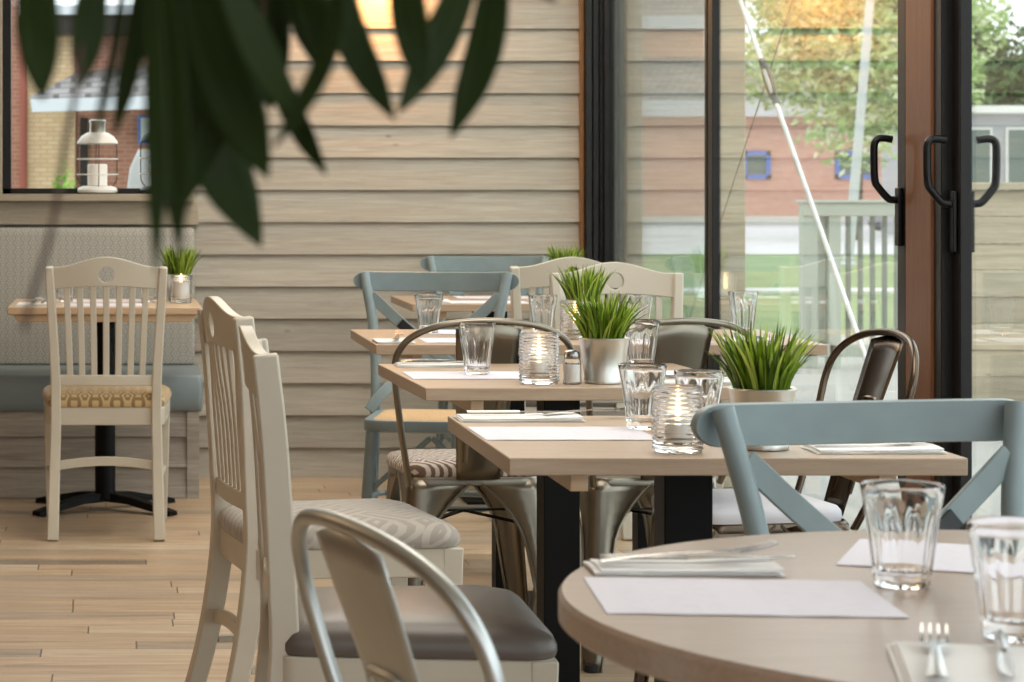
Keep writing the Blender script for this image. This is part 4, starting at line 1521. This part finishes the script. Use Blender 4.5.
# pale flat building at the right
PY = 62.0
s_ = F / PY
px0, px1 = (955 - CX) / s_, (1120 - CX) / s_
b2 = thing('flat_roof_building', 'pale grey flat-roofed building at the right edge behind the door handle', 'building', (px0, PY, GZ))
zt = CZ - (106 - CY) / s_ - GZ
m = MB(); m.bx(0, px1 - px0, 0, 6, 0, zt - .2); m.build('wall', M['concrete'], b2)
m = MB(); m.bx(-.3, px1 - px0 + .3, -.4, 6.3, zt - .2, zt); m.build('roof_slab', M['white'], b2, bevel=.02)
for k in range(4):
    m = MB(); m.bx(.25 + k * 1.05, .95 + k * 1.05, -.05, .05, .9, zt - .55); wf = m.build('window_frame', M['white'], b2)
    m = MB(); m.bx(.32 + k * 1.05, .88 + k * 1.05, -.08, -.02, .97, zt - .62); m.build('pane', M['darkpane'], wf)

# lamp post
t = thing('lamp_post', 'pale leaning lamp post in front of the green tree', 'lamp post', (W(848, 0, 40).x, 40, GZ))
top_ = W(873, -60, 40); bot_ = Vector((W(846, 0, 40).x, 40, GZ))
m = MB(); m.tube([Vector((0, 0, 0)), (top_ - bot_) * .5, top_ - bot_], lambda q: .085 - .02 * q, 14); m.build('pole', M['gutter'], t)
m = MB(); m.lathe([(.14, 0), (.14, .03), (.1, .06)], 14); m.build('base', M['gutter'], t)
e = top_ - bot_
m = MB(); m.tube(cr([e, e + Vector((.1, 0, .4)), e + Vector((.7, 0, .55))], 5), .05, 10); m.build('arm', M['gutter'], t)
m = MB(); m.box(e.x + .95, 0, e.z + .55, .6, .22, .12); m.build('lamp_head', M['gutter'], t, bevel=.03)

# silver car on the road
CYR = 74.0
cxr = (886 - CX) * CYR / F
t = thing('car', 'silver car parked on the road, seen through the balustrade', 'car', (cxr, CYR, GZ + .003))
m = MB()
prof = [(-.6, .25), (-.62, .55), (-.5, .72), (.35, .86), (.95, 1.36), (2.3, 1.4), (3.0, .95), (3.55, .88), (3.6, .3)]
m.loft([[Vector((u, -.82 * (1 if v < .9 else .85), v)) for u, v in prof], [Vector((u, .82 * (1 if v < .9 else .85), v)) for u, v in prof]])
m.build('body', M['car'], t, bevel=.06, seg=3)
m = MB(); m.loft([[Vector((u, yv, v)) for u, v in ((.62, .92), (1.05, 1.3), (2.2, 1.33), (2.75, .95))] for yv in (-.83, -.7)]); m.build('side_window', M['darkpane'], t)
for wx in (0, 2.75):
    for wy in (-.75, .75):
        m = MB(); m.tube([(wx, wy - .1, .31), (wx, wy + .1, .31)], .31, 22)
        wh = m.build('wheel', M['rubber'], t)
        m = MB(); m.tube([(wx, wy - .115, .31), (wx, wy + .115, .31)], .2, 18); m.build('hub_cap', M['car'], wh)

# grey-green balustrade on the terrace
LY = 17.0
s_ = F / LY
def lx(px): return (px - CX) / s_
def lz(py): return CZ - (py - CY) / s_
t = thing('balustrade', 'grey-green timber balustrade on the terrace beyond the middle glass door', 'railing', (lx(800), LY, GZ))
o_ = Vector((lx(800), LY, GZ))
def lp(name, x0, x1, y0, y1, z0, z1, mat=M['greenwood']):
    m = MB(); m.bx(x0 - o_.x, x1 - o_.x, y0, y1, z0 - GZ, z1 - GZ)
    return m.build(name, mat, t, bevel=.006)
lp('top_rail', lx(799), lx(1080), -.09, .09, lz(203), lz(200))
lp('rail_board', lx(800), lx(1080), -.07, -.03, lz(216), lz(203))
for a, c_ in ((801, 816), (827, 839)):
    lp('post', lx(a), lx(c_), -.05, .06, GZ, lz(203))
lp('side_board', lx(816), lx(827), .02, .05, GZ + .1, lz(205))
lp('bottom_rail', lx(800), lx(1080), -.05, .0, GZ + .08, GZ + .17)
for k in range(18):
    a = 846 + k * 12.1
    lp('baluster', lx(a), lx(a + 4.5), -.015, .02, GZ + .15, lz(205), M['baluster'])

# beige fence right of it
fx0 = (936 - CX) * 12.6 / F
t = thing('board_fence', 'beige board fence outside the right glass door', 'fence', (fx0, 12.6, GZ))
m = MB()
for k in range(9):
    m.bx(0, 3.2, -.012 if k % 2 else 0, .02 if k % 2 else .03, k * .14, k * .14 + .138)
m.build('boards', M['fence'], t, bevel=.004)
m = MB(); m.bx(-.02, 3.22, -.05, .06, 1.26, 1.30); m.build('cap_rail', M['fence'], t, bevel=.005)
for k in range(3):
    m = MB(); m.bx(.05 + k * 1.5, .15 + k * 1.5, .03, .12, 0, 1.26); m.build('post', M['fence'], t, bevel=.004)

# terrace posts close to the glass
def porch_post(label, px, y, w, d, mat):
    x = (px - CX) * y / F
    t = thing('terrace_post', label, 'post', (x, y, GZ), 0, 'terrace posts outside the glass wall')
    m = MB(); m.bx(0, w, -d / 2, d / 2, .04, 2.75); m.build('shaft', mat, t, bevel=.006)
    m = MB(); m.bx(-.01, w + .01, -d / 2 - .01, d / 2 + .01, 0, .06); m.build('shoe', M['frame'], t, bevel=.004)
porch_post('grey-green terrace post outside the far glass door, next to the siding', 606, 10.4, .145, .12, M['palepost'])
porch_post('darker terrace post seen just right of the door stile', 716, 9.75, .105, .12, M['fence'])

# tension rods
def rod(label, a, b_, r, mat, turn=None):
    t = thing('brace_rod', label, 'rod', a)
    v = b_ - a
    m = MB(); m.tube([Vector(), v * .5, v], r, 10); m.build('shaft', mat, t)
    if turn is not None:
        c_ = turn - a
        ax = v.normalized()
        m = MB()
        for s in (-1, 1):
            sd = ax.cross(Vector((1, 0, 0))).normalized()
            m.tube(cr([c_ - ax * .085, c_ - ax * .06 + sd * s * .024, c_ + ax * .06 + sd * s * .024, c_ + ax * .085], 4), .0075, 8)
        for s in (-1, 1):
            m.tube([c_ + ax * s * .075, c_ + ax * s * .13], .012, 10)
        m.build('turnbuckle', M['darkrod'], t)
    m = MB(); m.lathe([(.03, -.02), (.03, .02)], 12, v); m.build('end_plate', M['darkrod'], t)
    return t
XR = 2.3
def RP(px, py):
    d = F * XR / (px - CX)
    return W(px, py, d)
p0, p1 = RP(742, 6), RP(860, 342)
dv = (p1 - p0)
zend = (GZ - p0.z) / dv.z
rod('white diagonal brace rod with a turnbuckle outside the middle glass door', p0 + dv * zend, p0 - dv * .9, .0085, M['rod'], RP(769, 82))
XR = 2.38
q0, q1 = RP(783, 30), RP(744, 150)
dv = q1 - q0
rod('thin grey brace rod crossing the white one', q0 + dv * ((GZ - q0.z) / dv.z), q0 - dv * 2.2, .003, M['thinrod'])

# house outside the left window
HY = 24.0
s_ = F / HY
def hx(px): return (px - CX) / s_
def hz(py): return CZ - (py - CY) / s_
b = thing('brick_house', 'buff and red brick house with slate porch roof outside the left window', 'house', (hx(60), HY, GZ))
o_ = Vector((hx(60), HY, GZ))
def hp(name, mat, x0, x1, y0, y1, z0, z1, par=b, bev=0):
    m = MB(); m.bx(x0 - o_.x, x1 - o_.x, y0, y1, z0 - GZ, z1 - GZ)
    return m.build(name, mat, par, bevel=bev)
hp('wall', M['redbrick'], hx(-40), hx(14 + 9), .12, 4, GZ, hz(-60))
hp('wall', M['buff'], hx(23), hx(75), 0, 4, GZ, hz(36))
hp('wall', M['redbrick'], hx(75), hx(250), .04, 4, GZ, hz(36))
hp('soffit', M['frame'], hx(22), hx(250), -.35, 0.5, hz(36), hz(18))
hp('gutter', M['gutter'], hx(22), hx(250), -.5, -.3, hz(18), hz(9))
m = MB(); m.tube([Vector((hx(24) - o_.x, -.06, 0)), Vector((hx(24) - o_.x, -.06, hz(-60) - GZ))], .035, 12); m.build('downpipe', M['pipe'], b)
m = MB()
ring = lambda pts: [Vector((hx(a) - o_.x, y_, hz(c_) - GZ)) for a, y_, c_ in pts]
m.loft([ring([(36, -1.5, 102), (230, -1.5, 97), (230, 0, 56), (78, 0, 72)]), ring([(36, -1.5, 106), (230, -1.5, 101), (230, 0, 60), (78, 0, 77)])])
m.build('porch_roof', M['tiles'], b)
m = MB()
m.loft([ring([(38, -1.55, 117), (230, -1.55, 112), (230, -1.45, 112), (38, -1.45, 117)]), ring([(36, -1.55, 105), (230, -1.55, 100), (230, -1.45, 100), (36, -1.45, 105)])])
m.build('porch_gutter', M['gutter'], b)
wf = hp('window_frame', M['bluepaint'], hx(138), hx(158), -.04, .06, hz(144), hz(116))
m = MB(); m.bx(hx(141) - o_.x, hx(155) - o_.x, -.06, -.03, hz(142) - GZ, hz(118) - GZ); m.build('pane', M['gutter'], wf)
wf = hp('door_panel', M['frame'], hx(80), hx(88), -.02, .06, GZ, hz(118))

# grey covered garden seat outside the left window
t = thing('covered_seat', 'grey covered garden chair outside the left window', 'cover', ((140 - CX) * 13 / F, 13.0, GZ))
m = MB()
rings = []
for z_, w_, d_, x_ in ((0, .16, .18, .05), (.5, .15, .17, .05), (.95, .145, .16, .045), (1.2, .115, .14, .035), (1.38, .085, .10, .03), (1.48, .05, .06, .04)):
    rings.append([Vector((x_ + a, c_, z_)) for a, c_ in rrect(w_, w_, -d_, d_, .03, 4)])
m.loft(rings)
m.build('cover', M['greycover'], t, ang=50)

# ------------------------------------------------------------------ light
w = bpy.data.worlds.new('overcast')
bpy.context.scene.world = w
w.use_nodes = True
nt = w.node_tree
nt.nodes.clear()
bgn = nt.nodes.new('ShaderNodeBackground')
outn = nt.nodes.new('ShaderNodeOutputWorld')
tc = nt.nodes.new('ShaderNodeTexCoord')
sp = nt.nodes.new('ShaderNodeSeparateXYZ')
rp = nt.nodes.new('ShaderNodeValToRGB')
nt.links.new(tc.outputs['Generated'], sp.inputs[0])
nt.links.new(sp.outputs[2], rp.inputs[0])
rp.color_ramp.elements[0].position = 0.0
rp.color_ramp.elements[0].color = (.90, .95, 1.0, 1)
rp.color_ramp.elements[1].position = .7
rp.color_ramp.elements[1].color = (.95, .98, 1.0, 1)
nt.links.new(rp.outputs[0], bgn.inputs[0])
bgn.inputs[1].default_value = 1.65
nt.links.new(bgn.outputs[0], outn.inputs[0])


def area(name, loc, rot, sx, sy, power, col):
    l = bpy.data.lights.new(name, 'AREA')
    l.shape = 'RECTANGLE'
    l.size, l.size_y = sx, sy
    l.energy = power
    l.color = col
    o = bpy.data.objects.new(name, l)
    o.location = loc
    o.rotation_euler = rot
    COL.objects.link(o)
    return o


def point(name, loc, power, col, r=.05):
    l = bpy.data.lights.new(name, 'POINT')
    l.energy = power
    l.color = col
    l.shadow_soft_size = r
    o = bpy.data.objects.new(name, l)
    o.location = loc
    COL.objects.link(o)
    return o


area('fill_light_front', (1.05, 4.6, 2.7), (0, 0, 0), 1.3, 2.0, 26, (1, .93, .82))  # unseen soft area light, added to brighten the interior
area('fill_light_rear', (.9, 7.9, 2.7), (0, 0, 0), 1.6, 2.2, 34, (1, .93, .82))  # second added fill, out of view, brightens the far tables
point('warm_fill_left', (-2.4, 5.6, 2.1), 14, (1, .68, .40), .15)  # unseen warm light, added to tint the left-facing chair sides
point('wall_lamp_bulb', (1.06, YW - .13, 2.02), 9, (1, .52, .16), .03)

# ------------------------------------------------------------------ camera
cam = bpy.data.cameras.new('camera')
co = bpy.data.objects.new('camera', cam)
COL.objects.link(co)
co.location = (0, 0, CZ)
co.rotation_euler = (R(90), 0, 0)
cam.sensor_width = 36
cam.lens = F * 36 / 1024
cam.shift_x = (512 - CX) / 1024
cam.shift_y = -(341 - CY) / 1024
cam.dof.use_dof = True
cam.dof.focus_distance = 4.9
cam.dof.aperture_fstop = 12
cam.clip_end = 400
sc = bpy.context.scene
sc.camera = co
sc.view_settings.view_transform = 'Standard'
sc.view_settings.look = 'None'
sc.view_settings.exposure = .66
sc.view_settings.gamma = 1
sc.view_settings.use_curve_mapping = False
